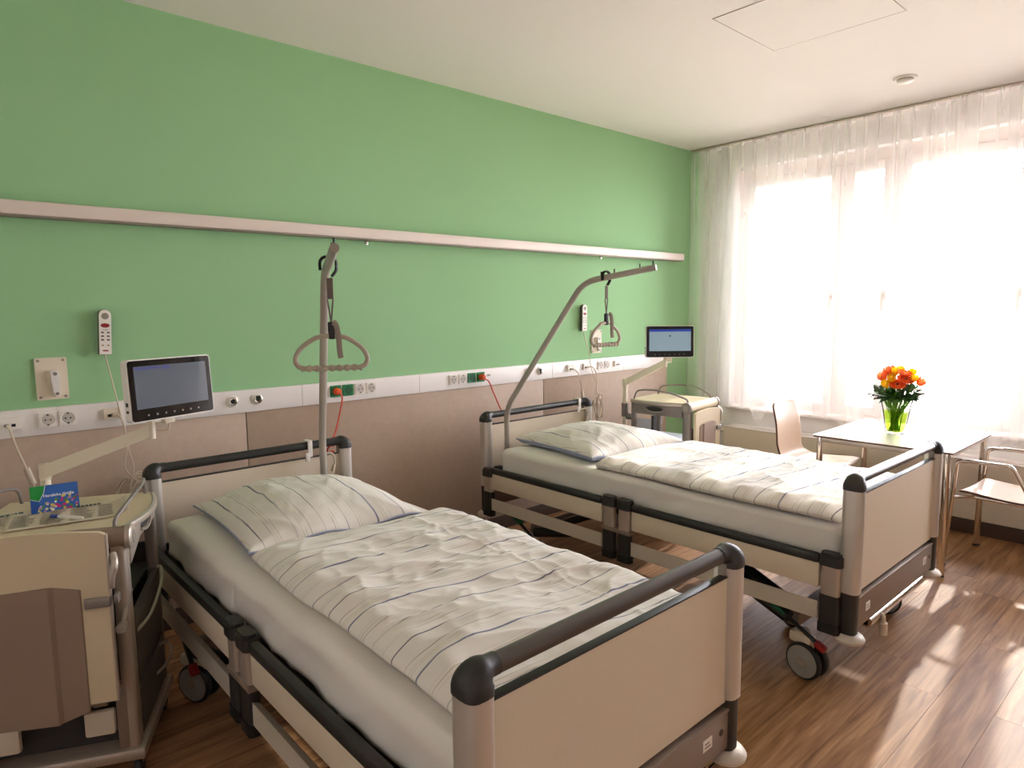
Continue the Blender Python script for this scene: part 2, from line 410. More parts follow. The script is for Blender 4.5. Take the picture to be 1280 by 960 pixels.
# taupe wall boards (dado) on the green wall
DZ = 1.052
edges = [-6.69, -6.29, -4.09, -1.888, -0.318]
for a, b_ in zip(edges[:-1], edges[1:]):
    MB().bx(a+.0025, b_-.0025, -0.016, -0.001, 0.10, DZ, 0.002).build('wall_board', DADO, wb)
MB().bx(-6.69, -0.319, -0.006, -0.0005, 0.1, DZ-.002).build('board_joint', SEAM, wb)
struct(MB().bx(-6.69, -0.318, -0.02, -0.001, 0.0, 0.10, 0.003).build('baseboard_back', DARKBASE))
# windows: four sashes with frames, panes, handles and a sill
sash = [(-0.40, -1.24), (-1.24, -1.64), (-1.64, -2.50), (-2.50, -3.68)]
for i, (a, b_) in enumerate(sash):
    win = struct(MB().bx(XW+.10, XW+.17, a, a-.02, WZ0, WZ1).bx(XW+.10, XW+.17, b_+.02, b_, WZ0, WZ1).bx(XW+.101, XW+.169, a-.0201, b_+.0201, WZ0, WZ0+.02).bx(XW+.101, XW+.169, a-.0201, b_+.0201, WZ1-.09, WZ1).build('window_%d' % (i+1), FRAME))
    f = MB(); a2, b2 = a-.02, b_+.02
    f.bx(XW+.085, XW+.155, a2, a2-.075, WZ0+.02, WZ1-.09, .006).bx(XW+.085, XW+.155, b2+.075, b2, WZ0+.02, WZ1-.09, .006)
    f.bx(XW+.086, XW+.154, a2-.07, b2+.07, WZ0+.02, WZ0+.085, .006).bx(XW+.086, XW+.154, a2-.07, b2+.07, WZ1-.165, WZ1-.09, .006)
    sf = f.build('sash_frame', FRAME, win)
    MB().bx(XW+.118, XW+.124, a2-.075, b2+.075, WZ0+.085, WZ1-.165).build('pane', PANE, sf)
    h = MB().box((XW+.08, b2+.038, 1.65), (.012, .028, .06), .004).cyl((XW+.082, b2+.038, 1.65), (XW+.05, b2+.038, 1.65), .008)
    h.tube(fillet([(XW+.05, b2+.038, 1.655), (XW+.045, b2+.038, 1.60), (XW+.045, b2+.038, 1.53)], .02), .009).build('window_handle', ALU, sf)
struct(MB().bx(XW-.06, XW+.10, WY0-.005, WY1+.005, WZ0-.03, WZ0-.001, .006).build('trim_1', FRAME))      # inner sill
struct(MB().bx(XW+.085, XW+.175, WY0-.001, -0.40, WZ0, WZ1).bx(XW+.085, XW+.175, -3.68, WY1+.001, WZ0, WZ1).build('trim_2', FRAME))
struct(MB().bx(-0.055, XW-.001, -0.44, YB+.01, 0.0, 0.10, .004).build('baseboard_right', DARKBASE))
# ground outside
struct(MB().bx(XW+.31, 40, -30, 30, -3.2, -3.0).build('ground', mat('pale_gravel', (205, 196, 180), 0.95)))
# curtain track
struct(MB().bx(0.0, 0.05, -0.01, YB+.02, HC-.012, HC-.0005, .003).build('trim_3', ALU))

# ================================================================ CURTAINS
def curtain(name, y0, y1, label, seed, hem, xoff=0.0):
    W_ = abs(y1-y0); nu = int(W_/0.0085); nv = 90
    ys = np.linspace(0, 1, nu+1); zs = np.linspace(0, 1, nv+1)
    S, T = np.meshgrid(ys, zs)                       # T 0 top .. 1 hem
    ztop = HC-0.014
    hz = hem(y0 + (y1-y0)*ys)
    # pleat tape: one narrow pleat about every 11 cm
    npl = round(W_/0.112)
    ph = S*npl
    fr = (ph % 1.0)-0.5
    pleat = np.exp(-(fr/0.10)**2)
    topfade = np.exp(-T*5.5)
    wob = 0.6*np.sin(2*PI*(S*npl*0.5 + 0.25*vnoise(S*npl*0.35, T*0.6+seed, seed)) + seed) + 0.5*np.sin(2*PI*(S*npl*0.29+0.3*vnoise(S*5, T*1.2, seed+3))+2.0*seed)
    amp = 0.006 + 0.020*np.clip(T*1.6, 0, 1)
    X = xoff + pleat*topfade*(-0.018) + wob*amp + (vnoise(S*npl*1.3, T*2.0, seed+9)-.5)*0.012
    bunch = (vnoise(S*7, T*0+1, seed+5)-.5)*0.05*np.clip(T*1.3, 0, 1)
    Y = y0 + (y1-y0)*S + bunch*np.minimum(1, 8*np.minimum(S, 1-S))
    Z = ztop + (hz[None, :]-ztop)*T - 0.012*(1-pleat)*np.exp(-T*60)
    o = grid_mesh(name, X, Y, Z, VOILE)
    tag(o, label, 'curtain'); return o
def hem1(y):
    b = np.zeros_like(y)
    for c, wd, d in ((-0.70, .055, .10), (-1.02, .05, .07), (-1.50, .10, .11)):
        b += d*np.exp(-((y-c)/wd)**4)
    return 0.69 - b + 0.006*np.sin(y*60)
def hem2(y): return 0.655 - 0.07*np.exp(-((y+2.36)/.12)**4) + 0.006*np.sin(y*50)
curtain('curtain', -0.012, -2.20, 'wide sheer white curtain hanging beside the green wall, before the first windows', 4, hem1, 0.012)
curtain('curtain', -2.06, -4.6, 'sheer white curtain hanging at the right edge of the photo behind the armchair', 11, hem2, -0.02)

# ================================================================ RADIATOR
rd = thing('radiator', 'long low flat-fronted cream radiator standing under the curtained windows', 'radiator', (0, -0.45, 0))
MB().bx(-0.072, 0.10, 0.0, -3.75, 0.104, 0.515, .006).build('radiator_panel', RADM, rd)
MB().bx(-0.078, 0.11, 0.006, -3.757, 0.5152, 0.523, .002).build('top_grille', FRAME, rd)
g = MB()
for k in range(28): g.bx(-0.0738, -0.0722, -.01, -3.74, 0.125+k*0.0135, 0.1265+k*0.0135)
gg = g.build('fine_ribs', RADM, rd); gg['kind'] = 'stuff'
v = MB().lathe([(0.0, .0), (.02, .0), (.024, .012), (.024, .05), (.017, .062), (0.0, .064)], (0.02, 0.035, 0.47), 18, 'y')
v.build('thermostat_knob', WHITEP, rd, label='white round thermostat knob')
MB().tube(fillet([(0.02, 0.0, 0.47), (0.02, 0.05, 0.47), (0.02, 0.06, 0.3), (0.02, 0.06, 0.01)], .02), .009).build('valve_pipe', RADM, rd)

# ================================================================ BEDS
def rounded_post(mb, cx, cy, wx, wy, z0, z1, r=0.018):
    mb.prism(rrect(wx, wy, min(r, wx*.49, wy*.49), 5, cx, cy), z0, z1); return mb
def make_bed(loc, W, L, label, wheel_dirs, kz=1.0):
    bed = thing('hospital_bed', label, 'bed', loc)
    hw = W/2
    # ---- head and foot ends
    for end, y, name in ((1, 0.0, 'head'), (-1, -L, 'foot')):
        out = end                                       # outward direction along y
        px = hw-0.033; Z = (lambda z: z) if end > 0 else (lambda z: .90-(.90-z)*kz)
        bd = MB().prism([(-px+.028, Z(.435)), (px-.028, Z(.435)), (px-.028, .833), (-px+.028, .833)], y+out*0.004-.011, y+out*0.004+.011, 'xz')
        b_ = bd.build(name+'board', BEIGE, bed)
        MB().bx(-px+.026, px-.026, y+out*.004-.0125, y+out*.004+.0125, .8332, .8385, .002).build('edge_strip', DARK, b_)
        if end == 1:   # back face lower stretch
            MB().bx(-px+.03, px-.03, y-.008, y+.008, .30, .42, .003).build('head_crossbar', TAUPE, bed)
        for sx in (-1, 1):
            p = rounded_post(MB(), sx*px, y, .066, .076, Z(.445), .872, .024).build('post', ALUW if sx > 0 or end > 0 else ALUW, bed)
            rounded_post(MB(), sx*px, y, .058, .066, Z(.275), Z(.4448), .022).build('post_foot', DARK, p)
            MB().lathe([(.0, .238), (.040, .238), (.056, .246), (.058, .256), (.050, .268), (.030, .276), (.0, .276)], (sx*px, y+out*.006, Z(.26)-.26), 28).build('bumper_disc', DISC, p)
            MB().bx(sx*(px-.0335)-.0035, sx*(px-.0335)+.0035, y-.012, y+.012, .838, .872).build('post_insert', GREYP, p)
        # top rail with rounded corner caps
        zt = .898; rr = .021
        pts = fillet([(-px+.0, y, .874), (-px+.0, y, zt), (px, y, zt), (px, y, .874)], .045, 8)
        MB().tube([(-px+.055, y, zt), (px-.055, y, zt)], rr, 16, flat=1.0).build('top_rail', RAILG if end < 0 else DARK, bed)
        for sx in (-1, 1):
            pvx, pvz = px-.034, .8765; secs = []
            stations = [(0, -.016, .0345, .040)] + [(PI/2*k/9, 0, .0345-(.0345-.0225)*(k/9)**1.3, .040-(.040-.0235)*(k/9)**1.3) for k in range(10)] + [(PI/2, .022, .0222, .0225), (PI/2, .0225, .0205, .0205)]
            for th_, ext, ra, rb in stations:
                ring = []
                for q in range(20):
                    a = 2*PI*q/20; ca, sa = math.cos(a), math.sin(a); pw = .62+.38*th_/(PI/2)
                    dd_ = ra+ra*math.copysign(abs(ca)**pw, ca); yy_ = rb*math.copysign(abs(sa)**pw, sa)
                    X_ = pvx+dd_*math.cos(th_) - (ext if th_ > 1 else 0); Z_ = pvz+dd_*math.sin(th_) + (ext if th_ < 1 else 0)
                    ring.append((sx*X_, y+yy_, Z_))
                secs += ring
            ns = len(stations)
            fs_ = [(a*20+q, a*20+(q+1) % 20, (a+1)*20+(q+1) % 20, (a+1)*20+q) for a in range(ns-1) for q in range(20)]+[tuple(range(20)), tuple((ns-1)*20+q for q in range(20))]
            MB().add(secs, fs_).build('corner_cap', DARK, bed, 50)
        if end == -1:
            cb = MB().bx(-px+.02, px-.02, y-.024, y+.018, Z(.285), Z(.415), .006).bx(-px+.02, px-.02, y-.026, y+.02, Z(.405), Z(.418), .003).build('crossbar', TAUPE, bed)
            for sx in (-1, 1):
                MB().bx(sx*(px-.13)-.022, sx*(px-.13)+.022, y-.0255, y-.0235, Z(.337), Z(.372)).build('label_plate', WHITEP, cb)
                t = MB()
                t.bx(sx*(px-.13)-.014, sx*(px-.13)+.014, y-.0262, y-.0254, Z(.346), Z(.350)).bx(sx*(px-.13)-.014, sx*(px-.13)+.006, y-.0262, y-.0254, Z(.357), Z(.361))
                t.build('label_print', TAUPE, cb)
            MB().lathe([(.0, -.001), (.010, -.001), (.010, .002), (.0, .002)], (px-.06, y-.024, Z(.356)), 14, 'y').build('screw_cover', DARK, cb)
    # ---- lying surface
    MB().bx(-.43, .43, -.14, -L+.05, .54, .5585, .004).build('lying_surface', DARK, bed)
    fr = MB()
    for sx in (-1, 1): fr.bx(sx*.42-.02, sx*.42+.02, -.04, -L+.04, .48, .5395, .004)
    for yy in (-.17, -.62, -1.05, -1.5, -L+.12): fr.bx(-.40, .40, yy-.02, yy+.02, .49, .5385, .004)
    fr.build('bed_frame', BLACK, bed)
    # brackets joining ends to the frame
    for sx in (-1, 1):
        MB().bx(sx*.40-.025, sx*.40+.025, -.045, .004, .47, .56, .003).build('end_bracket', BLACK, bed)
        MB().bx(sx*.40-.025, sx*.40+.025, -L-.004, -L+.045, .36, .56, .003).build('end_bracket', BLACK, bed)
    # ---- lifting gear
    me_ = MB()
    for sx in (-1, 1):
        me_.tube([(sx*.30, -.45, .24), (sx*.30, -1.02, .50)], .022, 8)
        me_.tube([(sx*.30, -L+.32, .24), (sx*.30, -L+.92, .50)], .026, 8)
    me_.bx(-.32, .32, -1.05, -1.0, .46, .51, .004).bx(-.32, .32, -L+.88, -L+.94, .46, .51, .004)
    me_.build('lift_arm', BLACK, bed)
    mo = MB().bx(-.09, .09, -1.40, -.86, .40, .47, .01).cyl((0, -.90, .43), (0, -.52, .30), .022).cyl((0, -1.38, .43), (0, -1.68, .32), .022)
    mo.build('lift_motor', DARK, bed)
    for yy in (-.66, -1.30, -1.72):
        hng = MB()
        hng.bx(-.37, -.33, yy-.03, yy+.03, .43, .50, .006).cyl((-.38, yy, .45), (-.30, yy, .45), .014)
        hng.build('linkage', TAUPE, bed)
    for (ya, yb) in ((-.50, -1.0), (-1.45, -2.0)): MB().bx(-.37, -.345, ya, yb, .44, .47, .003).build('link_bar', TAUPE, bed)
    # ---- side guards, left and right, each of two folding halves
    for sx in (-1, 1):
        xg = sx*(hw+.002)
        for (ya, yb) in ((-.09, -1.005), (-1.20, -2.145)):
            MB().bx(xg-.010, xg+.010, ya, yb, .445, .545, .004).build('guard_plank', GUARD, bed)
            MB().bx(xg-.017, xg+.017, ya+.0, yb-.0, .543, .584, .013).build('guard_grip', DARK, bed)
            lr = MB().prism([(xg-.012, .312), (xg+.012, .312), (xg+.017, .33), (xg+.014, .372), (xg+.004, .380), (xg-.012, .386)], 0, 1, 'xz')
            vs_ = [(p[0], ya+(yb-ya)*p[1], p[2]) for p in lr.v]; lr.v = vs_
            lr.build('lower_rail', ALUR, bed)
        for (yc, zt) in ((-.065, .575), (-1.052, .598), (-1.155, .598), (-2.19, .598)):
            gp = rounded_post(MB(), xg, yc, .036, .074, .425, zt-.05, .014).build('guard_post', ALU, bed)
            rounded_post(MB(), xg, yc, .040, .078, .285, .4245, .014).build('post_sleeve', DARK, gp)
            cap = MB()
            cap.prism(rrect(.054, .090, .02, 5, xg, yc), zt-.052, zt-.012).prism(rrect(.044, .078, .018, 5, xg, yc), zt-.012, zt)
            cap.build('post_cap', DARK, gp)
            MB().prism(rrect(.048, .086, .016, 5, xg, yc), .268, .306).build('sleeve_foot', BLACK, gp)
        MB().bx(xg-.022, xg+.022, -1.01, -1.20, .415, .437, .004).build('guard_coupling', TAUPE, bed)
    # ---- chassis and castors
    ch = MB()
    for yy in (-.36, -L+.26):
        ch.bx(-.41, .41, yy-.03, yy+.03, .185, .245, .008)
    for sx in (-1, 1): ch.bx(sx*.25-.02, sx*.25+.02, -.36, -L+.26, .195, .235, .004)
    ch.build('chassis', TAUPE, bed)
    for i, (sx, yy) in enumerate(((-1, -.36), (1, -.36), (-1, -L+.26), (1, -L+.26))):
        cx = sx*.44; yy = yy - (.06 if yy < -1 else 0); ang = wheel_dirs[i]
        M_ = Matrix.Translation((cx, yy, 0)) @ Matrix.Rotation(ang, 4, 'Z')
        k = MB(M_); k.bx(-.026, .026, -.055, .05, .140, .19, .014).cyl((0, 0, .185), (0, 0, .20), .03).box((0, -.03, .125), (.022, .05, .08), .008)
        ca = k.build('castor', CREAMP, bed)
        off = -.028
        for s2 in (-1, 1):
            x0 = s2*.026
            MB(M_).lathe([(.0, -.014), (.055, -.014), (.073, -.014), (.079, -.007), (.079, .007), (.073, .014), (.055, .014), (.0, .014)], (x0, off, .0792), 30, 'x').build('wheel', BLACK, ca)
            MB(M_).lathe([(.0, -.0012), (.020, -.0012), (.022, 0), (.068, 0), (.068, .0012), (.0, .0012)] if s2 < 0 else [(.0, -.0012), (.068, -.0012), (.068, 0), (.022, 0), (.020, .0012), (.0, .0012)], (x0+s2*.0148, off, .0792), 30, 'x').build('wheel_cover', TYRE, ca)
            MB(M_).lathe([(.0, -.002), (.018, -.002), (.020, .0), (.018, .002), (.0, .002)], (x0+s2*.0165, off, .0792), 18, 'x').build('hub_cap', GREYP, ca)
        # black lever arm running up to the frame, with a green and a red pedal end
        if sx < 0:
            d = 1 if yy < -1 else -1
            if d > 0: MB().tube([(cx+.0, yy+.06, .235), (cx+.02, yy+.20, .285), (cx+.05, yy+.55, .46)], [.030, .036, .026], 8).build('swing_arm', BLACK, bed)
            else: MB().tube([(cx+.0, yy-.05, .22), (cx+.05, yy-.45, .30)], [.03, .022], 8).build('swing_arm', BLACK, bed)
            pe = MB().tube([(cx-.005, yy+.12, .265), (cx-.02, yy+.02, .225), (cx-.025, yy-.09, .165)], .009, 8).build('brake_pedal', BLACK, bed)
            MB().box((cx-.008, yy+.10, .262), (.034, .075, .022), .008, Matrix.Rotation(math.radians(25), 3, 'X')).build('pedal_grip', GREENP, pe, label='dark green pedal end')
            MB().box((cx-.025, yy-.09, .165), (.034, .05, .026), .008, Matrix.Rotation(math.radians(30), 3, 'X')).build('pedal_grip', RED, pe, label='red pedal end')
    # ---- chromed foot pedal bar
    pb = MB().cyl((-.26, -L+.01, .240), (.44, -L+.01, .240), .024).cyl((-.25, -L+.05, .250), (.42, -L+.05, .250), .016)
    pb.bx(-.26, -.245, -L+.0, -L+.07, .222, .268, .004)
    p = pb.build('pedal_bar', CHROME, bed)
    MB().tube(fillet([(-.15, -L+.02, .25), (-.15, -L-.018, .245), (-.145, -L-.02, .20), (-.14, -L-.018, .155)], .012), [.010]*9+[.017]*9, 10).build('pedal_lever', CREAMP, p)
    MB().bx(-.05, -.02, -L+.05, -L+.26, .20, .235, .004).bx(.25, .28, -L+.05, -L+.26, .20, .235, .004).build('pedal_bracket', BLACK, p)
    MB().lathe([(0, -.02), (.045, -.02), (.05, -.014), (.05, .014), (.045, .02), (0, .02)], (-.05, -L+.42, .0502), 22, 'x').build('fifth_wheel', DARK, bed)
    return bed
NB = (-4.176, -0.36, 0); FB = (-2.195, -0.285, 0)
NW, NL, FW, FL_ = 0.985, 2.235, 1.03, 2.25
make_bed(NB, NW, NL, 'nearer hospital bed with beige end panels and striped bedding, in the foreground', [0.5, 0.3, 0.9, 0.4], .93)
make_bed(FB, FW, FL_, 'farther hospital bed with beige end panels and striped bedding, standing before the table with flowers', [0.4, 0.2, -0.15, 0.3])

# ---- mattresses
def mattress(loc, W, L, label, seed):
    x0, x1, y0, y1, z0, z1 = -W/2+.035, W/2-.035, -.138, -L+.045, .560, .702
    nx, ny = 64, 130
    # closed section: side - top - side, corner radius
    r = .034
    prof = []
    for k in range(9): prof.append((x0+.004*math.sin(k/8*PI), z0+(z1-r-z0)*k/8, 0))
    for k in range(1, 9): a = PI-PI/2*k/8; prof.append((x0+r+r*math.cos(a), z1-r+r*math.sin(a), 0))
    for k in range(1, 41): prof.append((x0+r+(x1-x0-2*r)*k/40, z1, 1))
    for k in range(1, 9): a = PI/2-PI/2*k/8; prof.append((x1-r+r*math.cos(a), z1-r+r*math.sin(a), 0))
    for k in range(1, 9): prof.append((x1, z1-r-(z1-r-z0)*k/8, 0))
    P = np.array(prof); nu = len(P)
    V = np.linspace(0, 1, ny+1); v2 = V
    X = np.repeat(P[None, :, 0], ny+1, 0); Z = np.repeat(P[None, :, 1], ny+1, 0)
    Y = np.repeat((y0+(y1-y0)*v2)[:, None], nu, 1)
    # rounded ends
    dend = np.minimum(v2, 1-v2)*abs(y1-y0)
    sh = np.where(dend < r, r-np.sqrt(np.maximum(0, r*r-(r-dend)**2)), 0)[:, None]
    X = X + np.sign(-X)*np.minimum(sh*.6, np.abs(X)); Z = np.where(Z > z0+.02, Z-sh*np.clip((Z-z0)/(z1-z0), 0, 1), Z)
    side = np.clip((z1-Z)/.08, 0, 1)
    arc = np.cumsum(np.hypot(np.diff(P[:, 0], prepend=P[0, 0]), np.diff(P[:, 1], prepend=P[0, 1])))[None, :].repeat(ny+1, 0)
    # sheet folds on the flanks: soft vertical / diagonal pulls
    fold = (vnoise(Y*5+Z*6, Z*5, seed)-.5)*.022 + (vnoise(Y*14+Z*10, Z*9, seed+1)-.5)*.008 + (ridge(Y*9+Z*14, Z*4, seed+4)-.6)*.007
    X = X - np.sign(X)*0 + np.sign(X)*fold*1.0*side*np.clip(dend/.05, 0, 1)[:, None]
    head_w = np.clip((Y-(y0-.35))/.3, 0, 1)
    Z = Z + (1-side)*((vnoise(X*5, Y*4, seed+2)-.5)*.010) + (ridge(X*12+Y*8, Y*14, seed+7)-.5)*.004*side*head_w
    # tucked corner fold
    yc = -0.93; cr = np.exp(-((Y-yc+.15*(z1-Z))/.012)**2)
    X = X - np.sign(X)*cr*.010*side
    o = grid_mesh('mattress', X, Y, Z, SHEET); o.location = loc
    # close ends and base
    bm = bmesh.new(); bm.from_mesh(o.data)
    bmesh.ops.holes_fill(bm, edges=[e for e in bm.edges if e.is_boundary], sides=0); bm.to_mesh(o.data); bm.free()
    tag(o, label, 'mattress'); return o
mattress(NB, NW, NL, 'mattress in a white fitted sheet on the nearer bed', 5)
mattress(FB, FW, FL_, 'mattress in a white fitted sheet on the farther bed, by the window', 21)

# ---- pillows
def pillow(loc, x0, x1, y0, y1, zb, T, rz, label, seed):
    n = 90
    a = (1-np.cos(np.linspace(0, PI, n+1)))/2
    U, V = np.meshgrid(a, a)
    p = np.clip(1-np.abs(2*U-1)**2.4, 0, 1)**.85*np.clip(1-np.abs(2*V-1)**2.6, 0, 1)**.8
    Xs = (U-.5)*(x1-x0); Ys = (V-.5)*(y1-y0)
    Xs = Xs*(1-.07*(1-(2*V-1)**2)*np.abs(2*U-1)); Ys = Ys*(1-.05*(1-(2*U-1)**2)*np.abs(2*V-1))
    wr = (vnoise(Xs*5+2*Ys, Ys*4, seed)-.5)*.030 + (ridge(Xs*7+Ys*4, Ys*5-Xs*3, seed+2)**2-.4)*.010 + (ridge(Xs*14-Ys*8, Ys*11, seed+4)**2-.4)*.005
    Zt = .030 + .014*np.clip(1-np.abs(2*U-1)**16, 0, 1)**.5*np.clip(1-np.abs(2*V-1)**16, 0, 1)**.5 + T*p + wr*np.sqrt(p)
    sagg = .010*np.sin(Xs*18+seed)*(1-p)
    Zt = Zt + sagg
    o = grid_mesh('pillow', Xs, Ys, Zt, LINEN, uvs=(Ys*1.0+5, Xs*1.05+.10*Ys*np.clip(U, 0, 1)+seed*.07))
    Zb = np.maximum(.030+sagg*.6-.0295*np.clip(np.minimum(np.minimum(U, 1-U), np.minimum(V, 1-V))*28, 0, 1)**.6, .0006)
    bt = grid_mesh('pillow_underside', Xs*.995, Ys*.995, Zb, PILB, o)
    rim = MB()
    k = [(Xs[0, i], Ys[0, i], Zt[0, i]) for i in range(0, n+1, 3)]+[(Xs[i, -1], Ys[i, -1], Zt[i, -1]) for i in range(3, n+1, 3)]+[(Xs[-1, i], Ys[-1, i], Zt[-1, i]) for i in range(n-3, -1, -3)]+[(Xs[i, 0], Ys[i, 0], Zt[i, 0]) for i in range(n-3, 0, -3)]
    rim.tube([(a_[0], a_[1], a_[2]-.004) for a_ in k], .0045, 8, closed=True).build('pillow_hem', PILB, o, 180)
    o.location = (loc[0]+(x0+x1)/2, loc[1]+(y0+y1)/2, zb); o.rotation_euler = (0, 0, rz)
    tag(o, label, 'pillow'); return o
pillow(NB, -.352, .360, -.14, -.885, .706, .105, math.radians(-3), 'plump pillow in a striped case at the head of the nearer bed', 3)
pillow(FB, -.36, .40, -.15, -.875, .706, .095, math.radians(-7), 'plump pillow in a pale striped case at the head of the farther bed', 14)

# ---- duvets
def duvet(loc, x0, x1, y0, y1, xm, zb, T, label, seed, puff, rough=1.0):
    nu, nv = 150, 210
    a = (1-np.cos(np.linspace(0, PI, nu+1)))/2; b_ = np.linspace(0, 1, nv+1); b_ = b_*.8+.2*(1-np.cos(b_*PI))/2
    U, V = np.meshgrid(a, b_)
    Wd = x1-x0
    S = x0 + U*Wd                                       # arc position across the bed
    Ly = y1-y0
    edge = .006*np.sin(V*9+seed)+.012*(vnoise(V*6, V*0, seed)-.5)
    S = S + (edge+.03*(1-V))*(1-U)
    Yr = y0 + Ly*V + .02*np.sin(U*5+seed)*(1-V) + .03*(U-.5)*(1-V)
    e = np.clip(1-np.abs(2*U-1)**22, 0, 1)**.5*np.clip(1-np.abs(2*V-1)**30, 0, 1)**.5
    ev = np.clip(1-np.abs(2*U-1)**3, 0, 1)**.5*np.clip(1-np.abs(2*V-1)**5, 0, 1)**.5
    n1 = vnoise(S*3.1+Yr*.8, Yr*2.6, seed)-.5
    n2 = vnoise(S*3.4+2.0*np.sin(Yr*1.5), Yr*8.5+S*2.2, seed+1)
    r1 = 1-np.abs(2*n2-1)
    n3 = vnoise(S*7+Yr*3, Yr*17+S*5, seed+2); r2 = 1-np.abs(2*n3-1)
    n4 = vnoise(S*11-Yr*7, Yr*6+S*9, seed+3); r3 = 1-np.abs(2*n4-1)
    e = e*(1-.62*np.clip(U*1.1, 0, 1)**.8)
    H = T*e + puff*ev*(.55+.9*n1) + ev*rough*(.016*(r1**2-.4) + .008*(r2**2-.4) + .005*(r3**2-.35))
    # ironed-in fold lines
    H = H + ev*.006*np.exp(-((U-.66)/.006)**2) + ev*.004*np.exp(-((V-.45)/.004)**2) - ev*.004*np.exp(-((V-.455)/.006)**2)
    # left edge: bumps between the stripes like a tucked quilt edge
    H = H + e*.010*np.sin(Yr*38+seed)*np.exp(-((U-.03)/.05)**2)
    H = np.maximum(H, .0015)
    # base curve: flat, then down the mattress flank past xm
    R = .05
    over = np.maximum(0, S-(xm-R)); th = np.minimum(over/R, PI/2); down = np.maximum(0, over-R*PI/2)
    bxp = np.where(S < xm-R, S, xm-R+R*np.sin(th)); bzp = np.where(S < xm-R, 0, -R*(1-np.cos(th))-down)
    nxv = np.sin(th); nzv = np.cos(th)
    X = bxp + nxv*H; Z = bzp + nzv*H
    bulge = -.034*np.sin(np.clip(H/(T), 0, 1)*PI)*np.exp(-(U/.02)**1.0)
    X = X + bulge
    o = grid_mesh('duvet', X, Yr, Z, LINEN, uvs=(S+7, Yr+.012*np.sin(S*3)))
    bt = grid_mesh('duvet_underside', bxp[:, ::6]+nxv[:, ::6]*.001, Yr[:, ::6], bzp[:, ::6]+nzv[:, ::6]*.001, PILB, o)
    o.location = (loc[0], loc[1], zb); tag(o, label, 'duvet'); return o
duvet(NB, -.385, .555, -.88, -2.165, .462, .708, .066, 'rumpled white duvet with blue and tan stripes on the nearer bed', 8, .024)
duvet(FB, -.47, .565, -.87, -2.19, .485, .708, .060, 'smoother white duvet with blue stripes on the farther bed, lit by the window', 31, .014, .6)

# ================================================================ TRAPEZE POLES AND HANDLES
def pole(base, d, label):
    t = thing('trapeze_pole', label, 'bed pole', (base[0], base[1], 0))
    dx, dy = d
    def P(h, z): return (dx*h, dy*h, z)
    pts = fillet([P(0, .43), P(0, .95), P(.52, 1.728), P(.95, 1.797)], .085, 10)
    MB().tube(pts, .0175, 16).build('pole_tube', POLE, t)
    MB().cyl(P(0, .40), P(0, .60), .025).bx(-.03, .03, -.03, .03, .44, .50, .006).build('pole_socket', BLACK, t)
    q = MB()
    for h, z in ((.86, 1.797), (.935, 1.809), (.71, 1.773), (.63, 1.760)): q.cyl(P(h, z), P(h, z+.025), .004, seg=8)
    q.build('stop_pin', BLACK, t)
    MB().cyl(P(.9505, 1.7971), P(.953, 1.7975), .0165).build('end_plug', GREYP, t)
    return t
pole((-3.885, -.465), (-.37, -.93), 'grey lifting pole rising at the head of the nearer bed, seen end on')
pole((-2.585, -.385), (.35, -.937), 'grey angled lifting pole leaning over the farther bed')
def handle(loc, rz, z_arm, z_bar, width, label, flip=1):
    t = thing('grab_handle', label, 'grab handle', loc, rz, 'grab handles hanging from the poles')
    hh = .125; zb = z_bar; zt = zb+hh
    # D-shaped bow
    pts = [(-width/2+.03, 0, zb), (-width/2+.008, 0, zb+.012), (-width/2, 0, zb+.04), (-width/2+.02, 0, zb+.078), (-width/2+.065, 0, zb+.112), (-.035, 0, zt), (.035, 0, zt), (width/2-.065, 0, zb+.112), (width/2-.02, 0, zb+.078), (width/2, 0, zb+.04), (width/2-.008, 0, zb+.012), (width/2-.03, 0, zb)]
    MB().tube(smooth_path(pts, 5), .0095, 12).build('bow', CREAMP if False else GREYH, t)
    n = 61; bar = []; rad = []
    for k in range(n):
        s = k/(n-1); bar.append((-width/2+.022+(width-.044)*s, 0, zb)); rad.append(.0115+.0028*math.cos(s*2*PI*8))
    MB().tube(bar, rad, 14).build('grip_bar', GREYH, t)
    # hook over the pole, webbing strap, buckle, loose tail
    ph = [(-.03, 0, z_arm-.02), (-.03, 0, z_arm+.012), (-.018, 0, z_arm+.028), (0, 0, z_arm+.031), (.018, 0, z_arm+.028), (.03, 0, z_arm+.012), (.03, 0, z_arm-.02), (.012, 0, z_arm-.045)]
    MB().tube(smooth_path(ph, 4), .006, 10, flat=2.0, up=(0, 1, 0)).build('hook', BLACK, t)
    z1 = z_arm-.04; z2 = zt+.055
    zs = z1-(z1-z2)*.45
    sp = MB()
    sp.box((.004, 0, (z1+zs)/2-.01), (.024, .003, z1-zs), .001)
    sp.tube([(-.008, 0, zs-.01), (.004, 0, z2)], .0035, 8, flat=1.0).tube([(.014, 0, zs-.01), (.004, 0, z2)], .0035, 8)
    sp.build('strap', STRAP, t)
    MB().box((.004, 0, zt+.035), (.030, .014, .045), .006).box((.004, 0, zt+.004), (.026, .022, .03), .006).build('buckle', BLACK, t)
    tl = smooth_path([(.010, -.012, zt+.055), (.022, -.02, zt+.045), (.03, -.02, zt+.0), (.032, -.018, zt-.05), (.036, -.02, zt-.085)], 5)
    MB().tube(tl, .0115, 8, flat=.13, up=(0, 1, 0)).build('strap_tail', STRAPL, t)
    return t
GREYH = mat('handle_grey_plastic', (176, 164, 146), 0.5)
STRAPL = mat('pale_webbing', (150, 138, 128), 0.9)
pn = (-3.885-.37*.68, -.465-.93*.68)
handle((pn[0], pn[1], 0), math.radians(-30), 1.755, 1.352, .275, 'grab handle with buckle strap hanging over the nearer bed')
pf = (-2.585+.35*.66, -.385-.937*.66)
